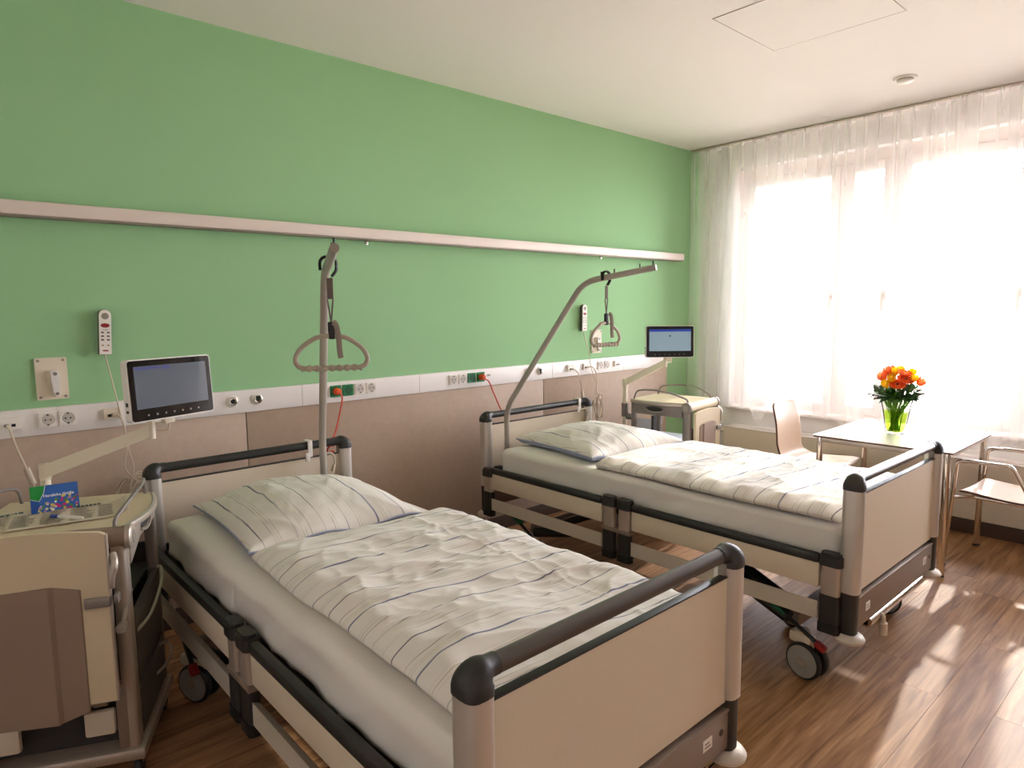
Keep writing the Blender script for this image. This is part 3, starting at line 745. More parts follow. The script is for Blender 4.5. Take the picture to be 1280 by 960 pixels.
handle((pf[0], pf[1], 0), math.radians(-4), 1.753, 1.362, .235, 'grab handle hanging from the pole over the farther bed, before the wall')

# ================================================================ WALL LIGHT AND SUPPLY RAIL
wl = thing('wall_light', 'long white light bar running along the green wall above both beds', 'wall light', (-3.3, 0, 2.0))
MB().bx(-6.6+3.3, -.165+3.3, -.075, -.001, -.012, .046, .006).build('light_cover', mat('light_cover_white', (232, 218, 208), 0.5), wl)
MB().bx(-6.59+3.3, -.172+3.3, -.066, -.006, -.020, -.0125, .002).build('light_underside', GREYP, wl)
for px in (-3.36, -1.285):
    MB().lathe([(0, -.046), (.009, -.046), (.010, -.040), (.010, -.026), (.007, -.0205), (0, -.0205)], (px+3.3, -.05, 0), 16).build('pull_switch', CHROME, wl, label='small chrome switch knob')
sr = thing('supply_rail', 'long white supply strip with sockets between green wall and taupe boards', 'wall rail', (-3.3, 0, 1.11))
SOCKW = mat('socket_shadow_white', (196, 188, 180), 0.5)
RAILM = mat('rail_white', (238, 232, 228), 0.42)
SRX0, SRX1, SRZ0, SRZ1, SRY = -6.6, -.40, 1.052, 1.170, -.026
MB().bx(SRX0+3.3, -.345+3.3, SRY+.001, -.0005, SRZ0-1.11, SRZ1-1.11, .003).build('rail_channel', RAILM, sr)
for sx in (-4.62, -3.78, -3.0, -1.8, -.95):
    MB().bx(sx+3.3-.0008, sx+3.3+.0008, SRY+.0003, SRY+.0012, SRZ0-1.109, SRZ1-1.111).build('rail_joint', GREYP, sr)
SZ = 1.117
def socket(x, label, face=WHITEP, group=None, style='power'):
    t = thing('wall_socket' if style == 'power' else ('data_socket' if style == 'data' else 'gas_outlet'), label, 'socket' if style != 'gas' else 'gas outlet', (x, SRY, SZ), 0, group)
    if style == 'power':
        MB().prism(rrect(.066, .066, .004), -.007, 0, 'xz').build('frame', face, t)
        MB().lathe([(.0, -.0006), (.0235, -.0006), (.025, -.0012), (.0265, -.0025), (.028, -.0025), (.028, .0)], (0, -.007, 0), 24, 'y').build('socket_ring', face, t)
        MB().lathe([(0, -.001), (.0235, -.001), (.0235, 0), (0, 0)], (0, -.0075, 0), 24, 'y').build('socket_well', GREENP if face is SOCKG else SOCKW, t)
        h = MB()
        for dx in (-.0095, .0095): h.lathe([(0, -.001), (.0035, -.001), (.0035, 0), (0, 0)], (dx, -.0086, 0), 10, 'y')
        for dz in (-.022, .022): h.box((0, -.0088, dz), (.008, .002, .006))
        h.build('contact_hole', HOLE, t)
        if face is SOCKG: MB().box((0, -.0092, .004), (.022, .001, .030), .0).build('socket_flap', GREENP, t)
    elif style == 'data':
        MB().prism(rrect(.07, .05, .004), -.012, 0, 'xz').build('frame', face, t)
        MB().box((-.012, -.0125, -.008), (.014, .002, .012)).box((.012, -.0125, -.008), (.014, .002, .012)).build('port', HOLE, t)
    else:
        MB().lathe([(.0, -.012), (.020, -.012), (.023, -.010), (.025, -.004), (.031, -.003), (.033, 0), (0, 0)], (0, 0, 0), 28, 'y').build('outlet_ring', WHITEP, t)
        MB().lathe([(.020, -.0135), (.0225, -.0125), (.0225, -.0118), (.020, -.0118)], (0, 0, 0), 24, 'y').build('outlet_collar', CHROME, t)
        MB().lathe([(0, -.0016), (.0125, -.0016), (.0125, 0), (0, 0)], (0, -.0121, 0), 18, 'y').build('outlet_bore', HOLE, t)
        if style == 'gas2':
            MB().box((0, -.0145, .010), (.024, .004, .016), .003).build('bore_flap', BLACK, t)
    return t
socket(-4.951, 'white power socket left of its twin, under the square wall bracket')
socket(-4.877, 'white power socket second from left, nearest to the black tablet screen')
socket(-5.085, 'white double network socket with a cord plugged in, at left photo edge', style='data')
socket(-4.705, 'small grey data socket with a cord plugged in, left of the tablet', CREAMP, style='data')
socket(-4.160, 'round white gas outlet right beside the tablet screen, left of two', style='gas')
socket(-4.030, 'round white gas outlet with a black flap, right of its pair above board joint', style='gas2')
socket(-3.580, 'green power socket holding an orange plug, right behind the nearer pole', SOCKG)
socket(-3.503, 'free green power socket beside the orange plug near the nearer pole', SOCKG)
socket(-3.424, 'white power socket directly right of the free green socket, nearer bed')
socket(-3.349, 'white power socket at right end of the four behind the nearer bed')
socket(-2.735, 'white power socket at left end of the four near the farther bed')
socket(-2.658, 'white power socket just left of the free green socket, farther bed')
socket(-2.582, 'free green power socket left of the orange plug, farther bed', SOCKG)
socket(-2.505, 'green power socket holding an orange plug, left of the farther pole', SOCKG)
socket(-2.062, 'round white gas outlet half hidden by the slanted pole', style='gas')
socket(-1.938, 'round white gas outlet with black flap right of the slanted pole', style='gas2')
socket(-1.252, 'small white power socket, left of the two by the farther tablet')
socket(-1.172, 'small white power socket, right of the two by the farther tablet')
socket(-1.045, 'white data socket nearest to the farther tablet screen', style='data')
socket(-1.606, 'white data socket with a short thin cord plugged in, above farther headboard', style='data')
socket(-1.430, 'white data socket feeding the coiled cords right of the farther headboard', style='data')
lp = MB().box((-2.43, SRY-.0006, SZ+.006), (.034, .001, .016)); t = lp.build('label_sticker', WHITEP); tag(t, 'tiny marking label right of the farther orange plug on white strip', 'label')
lt = MB().box((-2.437, SRY-.0014, SZ+.006), (.008, .0006, .008)).box((-2.424, SRY-.0014, SZ+.006), (.010, .0006, .008)).build('marking', INK, t)
# orange plugs with cords
def plug(x, pts, label):
    t = thing('power_plug', label, 'plug', (x, SRY-.0095, SZ))
    MB().lathe([(0, -.036), (.012, -.036), (.017, -.030), (.0205, -.012), (.0215, -.0), (0, 0)], (0, 0, 0), 20, 'y').build('plug_body', ORANGE, t)
    MB().tube(smooth_path([(0, -.03, -.002), (.006, -.04, -.014)]+pts, 8), .0045, 8).build('cord', ORCORD, t)
    return t
def coil(cx, cy, cz, r, n, turns):
    return [(cx+r*math.cos(k/n*2*PI*turns)*.5, cy-r*.3*math.sin(k/n*2*PI*turns), cz-.03*turns*k/n+r*.4*math.sin(k/n*2*PI*turns)) for k in range(n)]
# near plug: the cord drops and runs left behind the pole, coiling behind the headboard gap
plug(-3.580, [(.010, -.05, -.04), (-.02, -.07, -.12), (-.07, -.11, -.21), (-.13, -.17, -.26)] + coil(-.15, -.20, -.27, .035, 26, 4), 'orange plug with its coiled orange cord, behind the nearer bed')
plug(-2.505, [(.03, -.045, -.03), (.055, -.06, -.10), (.075, -.10, -.20), (.09, -.14, -.27)] + coil(.075, -.16, -.30, .035, 26, 4), 'orange plug with its orange cord, left of the farther headboard')

# ================================================================ WALL BRACKETS AND HANDSETS
def wall_plate(x, z, label):
    t = thing('wall_bracket', label, 'wall bracket', (x, 0, z))
    MB().prism(rrect(.118, .184, .006), -.010, -.0005, 'xz').build('plate', CREAMP, t)
    s = MB()
    for dx in (-.046, .046):
        for dz in (-.080, .080): s.lathe([(0, -.002), (.0055, -.002), (.006, 0), (0, 0)], (dx, -.010, dz), 12, 'y')
    s.build('screw', GREYP, t)
    MB().prism([(-.008, .035), (.022, .035), (.026, .02), (.026, -.065), (.02, -.078), (.006, -.078), (.0, -.065)], -.032, -.0101, 'xz').build('holder_block', WHITEP, t)
    MB().prism(rrect(.020, .060, .008, 4, -.012, .008), -.016, -.0101, 'xz').build('holder_wing', CREAMP, t)
    MB().lathe([(0, -.003), (.007, -.003), (.008, 0), (0, 0)], (.010, -.0322, .022), 14, 'y').lathe([(0, -.003), (.006, -.003), (.007, 0), (0, 0)], (.013, -.0322, -.066), 14, 'y').build('holder_screw', GREYP, t)
    return t
wall_plate(-4.920, 1.294, 'square cream bracket plate screwed on the green wall at far left')
wall_plate(-1.280, 1.307, 'cream bracket plate on the green wall behind the farther grab handle')
HANDG = mat('handset_side', (96, 84, 74), 0.5)
def handset(x, z, rz, tilt, cordpts, label):
    t = thing('patient_handset', label, 'handset', (x, -.012, z))
    t.rotation_euler = (0, tilt, rz)
    w_, h_ = .050, .205
    pl_ = [(-w_/2, -h_/2), (w_/2, -h_/2), (w_/2, h_/2-.025)]+[(w_/2*math.cos(a), h_/2-.025+.025*math.sin(a)) for a in [PI*k/10 for k in range(1, 10)]]+[(-w_/2, h_/2-.025)]
    MB().prism(pl_, -.022, 0, 'xz').build('back_shell', HANDG, t)
    MB().prism([(u*.96, v_*.985) for u, v_ in pl_], -.028, -.0221, 'xz').build('front_shell', WHITEP, t)
    MB().lathe([(0, -.001), (.014, -.001), (.015, 0), (0, 0)], (0, -.028, .072), 16, 'y').build('speaker_grille', GREYP, t)
    MB().lathe([(0, -.002), (.016, -.002), (.018, 0), (0, 0)], (0, -.028, .030), 18, 'y', 1.0, .55).build('call_button', RED, t, label='red oval call button')
    for r_ in range(3):
        for sx in (-1, 1):
            MB().box((sx*.0115, -.0285, -.002-r_*.0165), (.011, .002, .007), .0008).build('key', HANDG, t)
    for sx in (-1, 1): MB().box((sx*.011, -.0285, -.060), (.009, .002, .007), .0008).build('key', mat('key_tan%d' % (sx+1+int(x*10)), (176, 150, 104), .5), t)
    MB().box((0, -.0284, -.084), (.022, .0008, .006)).build('red_mark', RED, t)
    MB().box((0, -.0284, .010), (.022, .0006, .002)).build('printed_line', HANDG, t)
    MB().tube(smooth_path(cordpts, 8), .0032, 8).build('cord', CORD, t)
    return t
nc = [(0, -.012, -.1), (.006, -.012, -.13), (.03, -.02, -.25), (.055, -.03, -.38), (.07, -.035, -.47), (.085, -.04, -.55), (.10, -.05, -.63), (.085, -.06, -.70), (.03, -.05, -.78)]
for k in range(40):
    s = k/40*2*PI*4; nc.append((.055+.05*math.cos(s)*.6+.04*math.sin(s)*.3, -.05-.01*math.sin(s*1.3), -.745+.075*math.sin(s)-.01*k/10))
handset(-4.708, 1.492, 0, math.radians(3.0), nc, 'white nurse call handset with red button on wall above the nearer tablet')
fc = [(0, -.012, -.1), (.012, -.014, -.15), (.05, -.02, -.25), (.075, -.025, -.36), (.10, -.03, -.44), (.14, -.03, -.52), (.135, -.03, -.60)]
for k in range(40):
    s = k/40*2*PI*3; fc.append((.145+.045*math.cos(s)*.6+.02*math.sin(2*s), -.04-.012*math.sin(s*1.3), -.70+.075*math.sin(s)-.0015*k))
handset(-1.455, 1.500, 0, math.radians(1.0), fc, 'white nurse call handset on the green wall right of the slanted pole')
# data plugs and loose cords
def cordthing(name, label, loc, plug_d, pts, r=.0035, inline=None, mt=CORD):
    t = thing(name, label, 'cord', loc)
    MB().box((0, -.012, 0), plug_d, .003).build('plug', mt, t)
    MB().tube(smooth_path(pts, 8), r, 8).build('cord', mt, t)
    if inline:
        MB().tube([inline[0], inline[1]], [.012, .012], 10).build('adapter', mt, t)
    return t
lo = []
for k in range(44):
    s = k/44*2*PI*3.5; lo.append((.07+.045*math.cos(s), -.04-.012*math.sin(s*.7), -.37+.10*math.sin(s)-.012*k/10))
cordthing('hanging_cable', 'beige data cord looping down behind the nearer tablet arm', (-4.695, SRY-.012, 1.112), (.02, .024, .014), [(0, -.02, 0), (.015, -.03, -.012), (.028, -.035, -.06), (.03, -.04, -.15), (.02, -.04, -.26)]+lo, .004)
cordthing('network_cable', 'cream network cord with inline adapter at the left photo edge', (-5.095, SRY-.013, 1.108), (.014, .02, .011), [(0, -.02, 0), (.008, -.035, -.025), (.02, -.06, -.09), (.042, -.08, -.17), (.06, -.085, -.24), (.075, -.10, -.32), (.09, -.15, -.40)], .0045, ((.044, -.08, -.175), (.062, -.086, -.245)))
cordthing('hanging_cable', 'short thin beige cord hanging behind the farther headboard', (-1.606, SRY-.013, 1.108), (.014, .02, .011), [(0, -.02, 0), (.02, -.035, -.015), (.035, -.05, -.06), (.05, -.06, -.14), (.045, -.07, -.20), (.05, -.09, -.30)], .0035, ((.047, -.066, -.17), (.046, -.074, -.22)))
lo = []
for k in range(40):
    s = k/40*2*PI*3; lo.append((.10+.035*math.cos(s), -.045-.012*math.sin(s*.7), -.30+.09*math.sin(s)-.012*k/10))
cordthing('hanging_cable', 'coiled beige cord hanging right of the farther headboard', (-1.430, SRY-.013, 1.112), (.014, .02, .011), [(0, -.02, 0), (.03, -.035, .0), (.06, -.04, -.04), (.072, -.045, -.12), (.07, -.045, -.20)]+lo, .0042)
# small hooks and straps on the headboards
def cable_hook(loc, label):
    t = thing('cable_hook', label, 'hook', loc)
    MB().bx(-.012, .012, -.030, -.0225, -.055, .026, .003).bx(-.012, .012, -.030, .030, .0225, .029, .003).bx(-.012, .012, .0225, .030, -.03, .029, .003).build('clip', WHITEP, t)
    MB().bx(-.028, -.004, -.036, -.026, -.075, -.03, .005).build('holder', WHITEP, t)
    return t
cable_hook((-3.915, NB[1], .898), 'small white plastic clip on the nearer bed headboard rail')
cable_hook((-1.815, FB[1], .898), 'small white plastic clip on the farther bed headboard rail')
for (x, y, lab) in ((-3.79, NB[1], 'short beige cord loop over the nearer headboard, right of the pole'), (-1.74, FB[1], 'short beige cord loop over the farther headboard, right of the clip')):
    t = MB().tube(smooth_path([(-.06, -.018, .838), (-.02, -.024, .848), (.0, -.028, .83), (.006, -.030, .80), (-.004, -.028, .77), (-.01, -.026, .75)], 6), [.006]*22+[.010]*9, 8).build('cord_loop', CORD)
    t.location = (x, y, 0); tag(t, lab, 'cord')

# ================================================================ BEDSIDE CABINETS
def cabinet(loc, rz, sd, label, W=.50, D=.47, zt=.880):
    """sd=+1: open drawer flank faces local +x, -1: local -x. Flap hangs on local -y."""
    t = thing('bedside_cabinet', label, 'cabinet', loc, rz)
    hx, hy = W/2, D/2
    S = lambda x: sd*x
    # top with bowed drawer-side edge
    poly = [(S(-hx), -hy+.02), (S(hx-.03), -hy+.02)]
    for k in range(9):
        a = k/8; poly.append((S(hx-.03+.040*math.sin(a*PI)), -hy+.02+(D-.03)*a))
    poly += [(S(hx-.03), hy), (S(-hx), hy)]
    if sd < 0: poly = list(reversed(poly))
    MB().prism(poly, zt-.012, zt).build('top', CABB, t)
    ex = [(S(hx-.03+.040*math.sin(k/8*PI))+S(.004), -hy+.03+(D-.04)*k/8, zt-.012) for k in range(9)]
    MB().tube(ex, .012, 8, flat=1.2).build('top_edge', ALU, t)
    # rounded front bar with end caps
    MB().cyl((-hx+.01, -hy+.005, zt-.027), (hx-.01, -hy+.005, zt-.027), .034, seg=26).build('front_bar', CABT if sd > 0 else CABB, t)
    for sx in (-1, 1):
        MB().lathe([(0, -.012), (.030, -.012), (.040, -.004), (.040, .010), (.034, .014), (0, .014)], (sx*(hx-.004), -hy+.005, zt-.028), 26, 'x').build('bar_cap', CABG if sd < 0 else ALU, t)
        MB().lathe([(0, -.002), (.022, -.002), (.024, 0), (0, 0)] if sx < 0 else [(0, 0), (.024, 0), (.022, .002), (0, .002)], (sx*(hx+.0105), -hy+.005, zt-.028), 20, 'x', .7, 1.0).build('cap_inset', GREYP, t)
    # tube rails on the two short sides of the top
    for sx in (-1, 1):
        x = sx*(hx-.045)
        pts = fillet([(x, -hy+.015, zt-.005), (x, -hy+.02, zt+.028), (x+sx*.028, -hy+.14, zt+.070), (x+sx*.034, 0.02, zt+.082), (x+sx*.016, hy-.10, zt+.074), (x, hy-.04, zt+.060), (x, hy-.02, zt-.003)], .03, 5)
        MB().tube(pts, .0065, 10).build('gallery_rail', CABG, t)
    # corner posts
    for sx in (-1, 1):
        MB().prism(rrect(.045, .060, .014, 4, sx*(hx-.035), -hy+.012), .085, zt-.05).build('corner_post', ALU if sd > 0 else CABG, t)
        MB().prism(rrect(.040, .036, .010, 4, sx*(hx-.035), hy-.03), .085, zt-.013).build('corner_post', CABG, t)
    # body: back, far flank, shelves, base
    MB().bx(-hx+.05, hx-.05, hy-.035, hy-.02, .13, zt-.19 if sd > 0 else .60).build('back_panel', CABD if sd > 0 else CABB, t)
    xf = S(-hx+.03)
    MB().bx(xf-.008, xf+.008, -hy+.045, hy-.05, .13, zt-.014 if sd > 0 else .60).build('side_panel', CABB, t)
    MB().bx(-hx+.05, hx-.05, -hy+.046, -hy+.058, .13, zt-.20).build('front_panel', CABD, t)
    for z in (.13, .33, .60): MB().bx(-hx+.045, hx-.045, -hy+.05, hy-.04, z, z+.014).build('shelf', CABL if sd < 0 else CABD, t)
    MB().bx(-hx-.005, hx+.005, -hy-.03, hy, .085, .128, .012).build('base', CABG if sd < 0 else ALU, t)
    # drawer flank
    xd = S(hx-.028)
    def flank(poly, x0, x1, name, m_, parent=t):
        return MB().prism([(p[0], p[1]) for p in poly], min(S(x0), S(x1)), max(S(x0), S(x1)), 'yz').build(name, m_, parent)
    # top drawer front with a curved lower edge and a recessed grip
    yA, yB = -hy+.045, hy-.05
    dr = flank([(yA, zt-.016), (yA, zt-.135), (yA+.10, zt-.10), (yA+.14, zt-.085), (yB, zt-.085), (yB, zt-.016)] if sd > 0 else [(yA, zt-.016), (yA, zt-.10), (yB, zt-.10), (yB, zt-.016)], hx-.03, hx-.012, 'top_drawer', ALU if sd > 0 else CABG)
    gz = zt-.055
    MB().lathe([(0, -.002), (.045, -.002), (.05, 0), (0, 0)] if sd < 0 else [(0, 0), (.05, 0), (.045, .002), (0, .002)], (S(hx-.0118), .03, gz), 24, 'x', 1.4, .34).build('drawer_grip', CABD, dr)
    MB().tube(smooth_path([(S(hx-.008), -.045, gz-.010), (S(hx-.002), .0, gz-.020), (S(hx-.002), .06, gz-.016), (S(hx-.008), .10, gz)], 5), .004, 8).build('grip_lip', ALU, dr)
    # two lower fronts with bow handles
    for (za, zb_, nm) in ((.335, .585, 'drawer'), (.142, .325, 'door')):
        dd = flank([(yA, za), (yB, za), (yB, zb_), (yA, zb_-.03)], hx-.034, hx-.014, nm, CABF if sd > 0 else CABL)
        zc = zb_-.03 if nm == 'drawer' else (za+zb_)/2+.03
        pts = smooth_path([(S(hx-.016), yA+.02, zc-.055), (S(hx+.008), yA+.11, zc-.04), (S(hx+.012), yB-.10, zc+.0), (S(hx-.0), yB-.015, zc+.035), (S(hx-.016), yB-.01, zc+.04)], 6) if nm == 'drawer' else smooth_path([(S(hx-.016), yB-.14, zc-.04), (S(hx+.012), yB-.08, zc-.03), (S(hx+.018), yB-.03, zc+.0), (S(hx+.0), yB-.025, zc+.03), (S(hx-.016), yB-.07, zc+.038)], 6)
        MB().tube(pts, .006, 8).build('bow_handle', ALU, dd)
    if sd < 0:
        MB().bx(S(hx-.05)-.02, S(hx-.05)+.02, .04, .06, .30, zt-.11).build('divider', CABD, t)
        MB().bx(S(hx-.05)-.012, S(hx-.05)+.012, .062, hy-.055, .616, .765, .004).build('inner_bin', CABL, t)
    # side flap (folded table leaf) hanging in front
    fy = -hy-(.085 if sd > 0 else .045)
    fw0, fw1 = -hx+.03, hx-(.048 if sd > 0 else .03)
    fz = zt+.014 if sd > 0 else zt-.068
    fp = [(fw0, .345), (fw1, .345), (fw1, fz)] + [(fw1-.015+(fw0-fw1+.03)*k/8, fz+.008+.012*math.sin(k/8*PI)) for k in range(9)] + [(fw0, fz)]
    fl_ = MB().prism(fp, fy-.009, fy+.009, 'xz').build('table_leaf', CABB, t)
    MB().bx(fw1+.0005, fw1+.0055, fy-.009, fy+.009, .345, fz-.002).build('leaf_edge', ALU, fl_)
    MB().cyl((fw0+.03, fy+.018, zt-.075), (fw1-.03, fy+.018, zt-.075), .008).build('leaf_hinge', ALU, fl_)
    # moulded taupe tray recessed in the leaf
    tw0, tw1 = fw0+.055, fw1-.075
    cx = (tw0+tw1)/2; hwid = (tw1-tw0)/2
    ztop, zbot = zt-.155, .325
    n = 12; vs_ = []; fs_ = []
    prof = [(-1, 0.0), (-.98, -.006), (-.72, -.012), (-.66, -.026), (.42, -.026), (.50, -.010), (.98, -.006), (1, 0)]
    for j, z in enumerate((zbot, ztop)):
        for (u, dpt) in prof:
            zz = z + (.022*(1-u*u) if j == 1 else -.030*(1-u*u)); vs_.append((cx+u*hwid, fy-.0095+dpt*.6, zz))
    m0 = len(prof)
    fs_ = [(i, i+1, m0+i+1, m0+i) for i in range(m0-1)]
    vs_ += [(x_, fy-.0092, z_) for (x_, _, z_) in vs_[:2*m0]]
    fs_ += [(m0+i, m0+i+1, 3*m0+i+1, 3*m0+i) for i in range(m0-1)] + [(2*m0+i, 2*m0+i+1, i+1, i) for i in range(m0-1)]
    MB().add(vs_, fs_).build('leaf_tray', CABT, fl_, 20)
    # latch clip and pivot arm at the leaf edge
    for s_, xx in ((1, fw1),):
        k = MB().box((xx-.03, fy-.017, zt-.20), (.075, .014, .034), .006).box((xx+.022, fy-.005, zt-.195), (.014, .034, .030), .005)
        k.build('latch', CABG, fl_)
        MB().tube(smooth_path([(xx+.012, fy+.02, zt-.06), (xx+.022, fy-.004, zt-.085), (xx+.014, fy-.012, zt-.13), (xx+.010, fy-.006, zt-.16)], 5), [.011]*8+[.008]*8, 10).build('release_lever', ALU, fl_)
        MB().lathe([(0, -.015), (.016, -.015), (.018, 0), (.016, .015), (0, .015)], (xx+.022, fy+.02, .575), 16, 'y').tube([(xx+.022, fy+.02, .58), (xx+.03, -hy+.03, .66)], .008).build('pivot_arm', GREYP, fl_)
    # lower mechanism below the leaf
    MB().bx(-hx+.02, -hx+.06, -hy-.02, -hy+.01, .13, .36, .006).build('guide_post', TAUPE, t)
    MB().bx(hx-.075, hx-.04, -hy-.02, -hy+.01, .13, .36, .006).build('guide_post', TAUPE, t)
    MB().bx(-hx+.062, -hx+.15, -hy-.022, -hy+.005, .175, .265, .012).build('guide_block', CREAMP, t)
    MB().bx(hx-.17, hx-.08, -hy-.022, -hy+.005, .19, .275, .008).build('guide_block', CREAMP, t)
    MB().tube([(-hx+.10, -hy-.005, .295), (hx-.10, -hy-.005, .305)], .013, 10).lathe([(0, -.02), (.017, -.02), (.017, .02), (0, .02)], (-hx+.12, -hy-.005, .298), 12, 'x').lathe([(0, -.02), (.017, -.02), (.017, .02), (0, .02)], (hx-.12, -hy-.005, .304), 12, 'x').build('slide_rod', GREYP, t)
    # castors
    for sx in (-1, 1):
        for sy in (-1, 1):
            c = MB().lathe([(0, -.011), (.032, -.011), (.036, -.006), (.036, .006), (.032, .011), (0, .011)], (sx*(hx-.03), sy*(hy-.04)-.01, .0362), 20, 'x').build('castor', DARK, t)
            MB().box((sx*(hx-.03), sy*(hy-.04)+.004, .062), (.034, .045, .045), .01).build('castor_fork', GREYP, c)
    return t
NCL = (-5.016, -.80, 0); NCR = math.radians(-25)
cabinet(NCL, NCR, 1, 'cream bedside cabinet with hanging table leaf, standing left of the nearer bed')
FCL = (-1.235, -.70, 0); FCR = math.radians(6)
cabinet(FCL, FCR, -1, 'grey and cream bedside cabinet by the window, right of the farther bed', .44, .47, .905)

# ---- bedside terminals
ARMC = mat('arm_ivory', (238, 228, 206), 0.45)
def screen_unit(center, ang, arm_pts, base_pt, label, content, mount):
    t = thing('bedside_terminal', label, 'screen', (base_pt[0], base_pt[1], 0))
    b0 = Vector((base_pt[0], base_pt[1], 0))
    M_ = Matrix.Translation(Vector(center)-b0) @ Matrix.Rotation(ang, 4, 'Z') @ Matrix.Rotation(math.radians(-3), 4, 'X')
    def holder(): return MB(M_)
    W_, H_ = .337, .222
    holder().prism(rrect(W_, H_, .014), -.010, .022, 'xz').build('housing', WHITEP, t)
    fr = holder().prism(rrect(W_-.008, H_-.008, .010), -.0125, -.0101, 'xz').build('black_bezel', GLASSB, t)
    content(holder, fr)
    for k in range(7):
        holder().lathe([(0, -.0006), (.0035, -.0006), (.0035, 0), (0, 0)], (-.105+k*.034, -.0126, -H_/2+.022), 10, 'y').build('touch_key', GREYP, fr)
    sp = holder().bx(-W_/2-.0012, -W_/2+.001, .0, .012, -.052, -.038).bx(-W_/2-.0012, -W_/2+.001, .0, .012, -.075, -.066); sp.build('side_port', HOLE, t)
    nb = holder().bx(-.05, .05, .022, .045, -.075, -.02, .008).bx(-.022, .022, .02, .05, -.135, -.06, .008).build('tilt_joint', CREAMP, t)
    A = [Vector(p)-b0 for p in arm_pts]
    # flat arm: vertical-deep box between two points
    a, e = A; d = e-a; Lr = d.length; dh = Vector((d.x, d.y, 0)).normalized(); n = Vector((-dh.y, dh.x, 0))
    def sec(p, h): return [p+n*.014-Vector((0, 0, h)), p-n*.014-Vector((0, 0, h)), p-n*.014+Vector((0, 0, h)), p+n*.014+Vector((0, 0, h))]
    vs_ = sec(a, .026)+sec(e, .022)
    MB().add(vs_, [(0, 3, 2, 1), (4, 5, 6, 7), (0, 1, 5, 4), (1, 2, 6, 5), (2, 3, 7, 6), (3, 0, 4, 7)]).build('swing_arm', ARMC, t)
    zb = .70
    MB().cyl((0, 0, zb), (0, 0, a.z+.026), .017).bx(-.018, .018, -.018, .018, a.z-.03, a.z+.03, .004).build('arm_post', ARMC, t)
    MB().tube([(mount[0]*.2, mount[1]*.2, .76), (mount[0], mount[1], .76)], .022, 8).build('mount_bracket', CABG, t)
    MB().cyl((0, 0, zb+.06), (0, 0, zb+.16), .026).build('arm_socket', CABG, t)
    MB().cyl(tuple(e-Vector((0, 0, .03))), tuple(e+Vector((0, 0, .05))), .014).build('arm_joint', CREAMP, t)
    wp = [e+Vector((.02, -.0, -.0)), e+Vector((.055, -.01, .0)), e+Vector((.06, 0, .045)), e+Vector((.03, .02, .07))]
    MB().tube(smooth_path(wp, 6), .0035, 8).build('cable', CORD, t)
    return t
SCRA = mat('lcd_reflection_glow', (70, 76, 84), 0.06, spec=0.8, emit=((120, 128, 138), 0.14))  # grey colour and glow stand in for the room reflected in the glass
SCRB = mat('lcd_blue_page', (130, 148, 160), 0.1, spec=0.5, emit=((140, 168, 186), 0.22))
BAR = mat('lcd_blue_bar', (36, 62, 150), 0.1, spec=0.5, emit=((36, 62, 160), 0.25))
BARN = mat('lcd_violet_bar', (80, 82, 130), 0.1, spec=0.5, emit=((70, 72, 130), 0.1))
def content_near(h, fr):
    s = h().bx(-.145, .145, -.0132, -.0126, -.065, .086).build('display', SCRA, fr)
    h().bx(-.140, -.045, -.0136, -.0133, .074, .084).build('menu_bar', BARN, fr)
    h().bx(-.038, -.006, -.0136, -.0133, .070, .084).build('menu_tab', BARN, fr)
def content_far(h, fr):
    h().bx(-.145, .145, -.0132, -.0126, -.065, .086).build('display', SCRB, fr)
    h().bx(-.145, .145, -.0136, -.0133, .070, .086).build('menu_bar', BAR, fr)
    h().lathe([(0, -.0005), (.006, -.0005), (.006, 0), (0, 0)], (.0, -.0133, .040), 12, 'y').build('page_icon', INK, fr)
screen_unit((-4.667, -.862, 1.303), math.atan2(.12, .315), [(-5.032, -.51, .985), (-4.735, -.83, 1.145)], (-5.032, -.51), 'nearer bedside tablet screen on a cream swing arm, grey glow standing in for reflections', content_near, (-.016, -.034))
screen_unit((-1.42, -.80, 1.335), -YAW, [(-1.405, -.40, 1.015), (-1.41, -.76, 1.185)], (-1.405, -.40), 'farther bedside tablet showing a pale blue page, by the curtain', content_far, (.009, -.086))

# ---- things on the nearer cabinet
ct, st_ = math.cos(NCR), math.sin(NCR)
def on_cab(lx, ly, z=.8805): return (NCL[0]+lx*ct-ly*st_, NCL[1]+lx*st_+ly*ct, z)
cx_, cy_ = -5.036, -.745
tc_ = thing('greeting_card', 'blue folded greeting card with printed flowers standing on the cream cabinet', 'card', (cx_, cy_, .8815), math.radians(-6))
lean = math.radians(24)
Rl = Matrix.Rotation(-lean, 4, 'X')
CW, CH = .142, .100
BLUE = mat('card_blue', (52, 108, 190), .5, vary=(14, .08)); GRN = mat('card_green', (24, 150, 62), .5); NAVY = mat('card_navy', (26, 84, 170), .5); WHT = mat('card_white', (245, 245, 245), .6)
PINK = mat('card_pink', (206, 44, 138), .5); YEL = mat('card_yellow', (226, 206, 90), .5); LILAC = mat('card_lilac', (186, 150, 196), .5); LEAFP = mat('card_leaf', (92, 150, 60), .5); CREAMC = mat('card_cream', (236, 228, 200), .5)
Mf = Rl
fp_ = MB(Mf).bx(-CW/2, CW/2, -.0008, .0, 0, CH).build('front_panel', BLUE, tc_)
Mb = Matrix.Translation((0, .0, CH*math.cos(lean))) @ Matrix.Identity(4)
MB(Matrix.Translation((0, 2*CH*math.sin(lean), 0)) @ Matrix.Rotation(lean, 4, 'X')).bx(-CW/2, CW/2, 0, .0008, 0, CH).build('back_panel', CARD, tc_)
MB(Mf).prism([(-CW/2, CH), (-CW/2+.044, CH), (-CW/2+.038, CH*.72), (-CW/2+.024, CH*.46), (-CW/2, CH*.56)], -.0012, -.0009, 'xz').build('green_print', GRN, fp_)
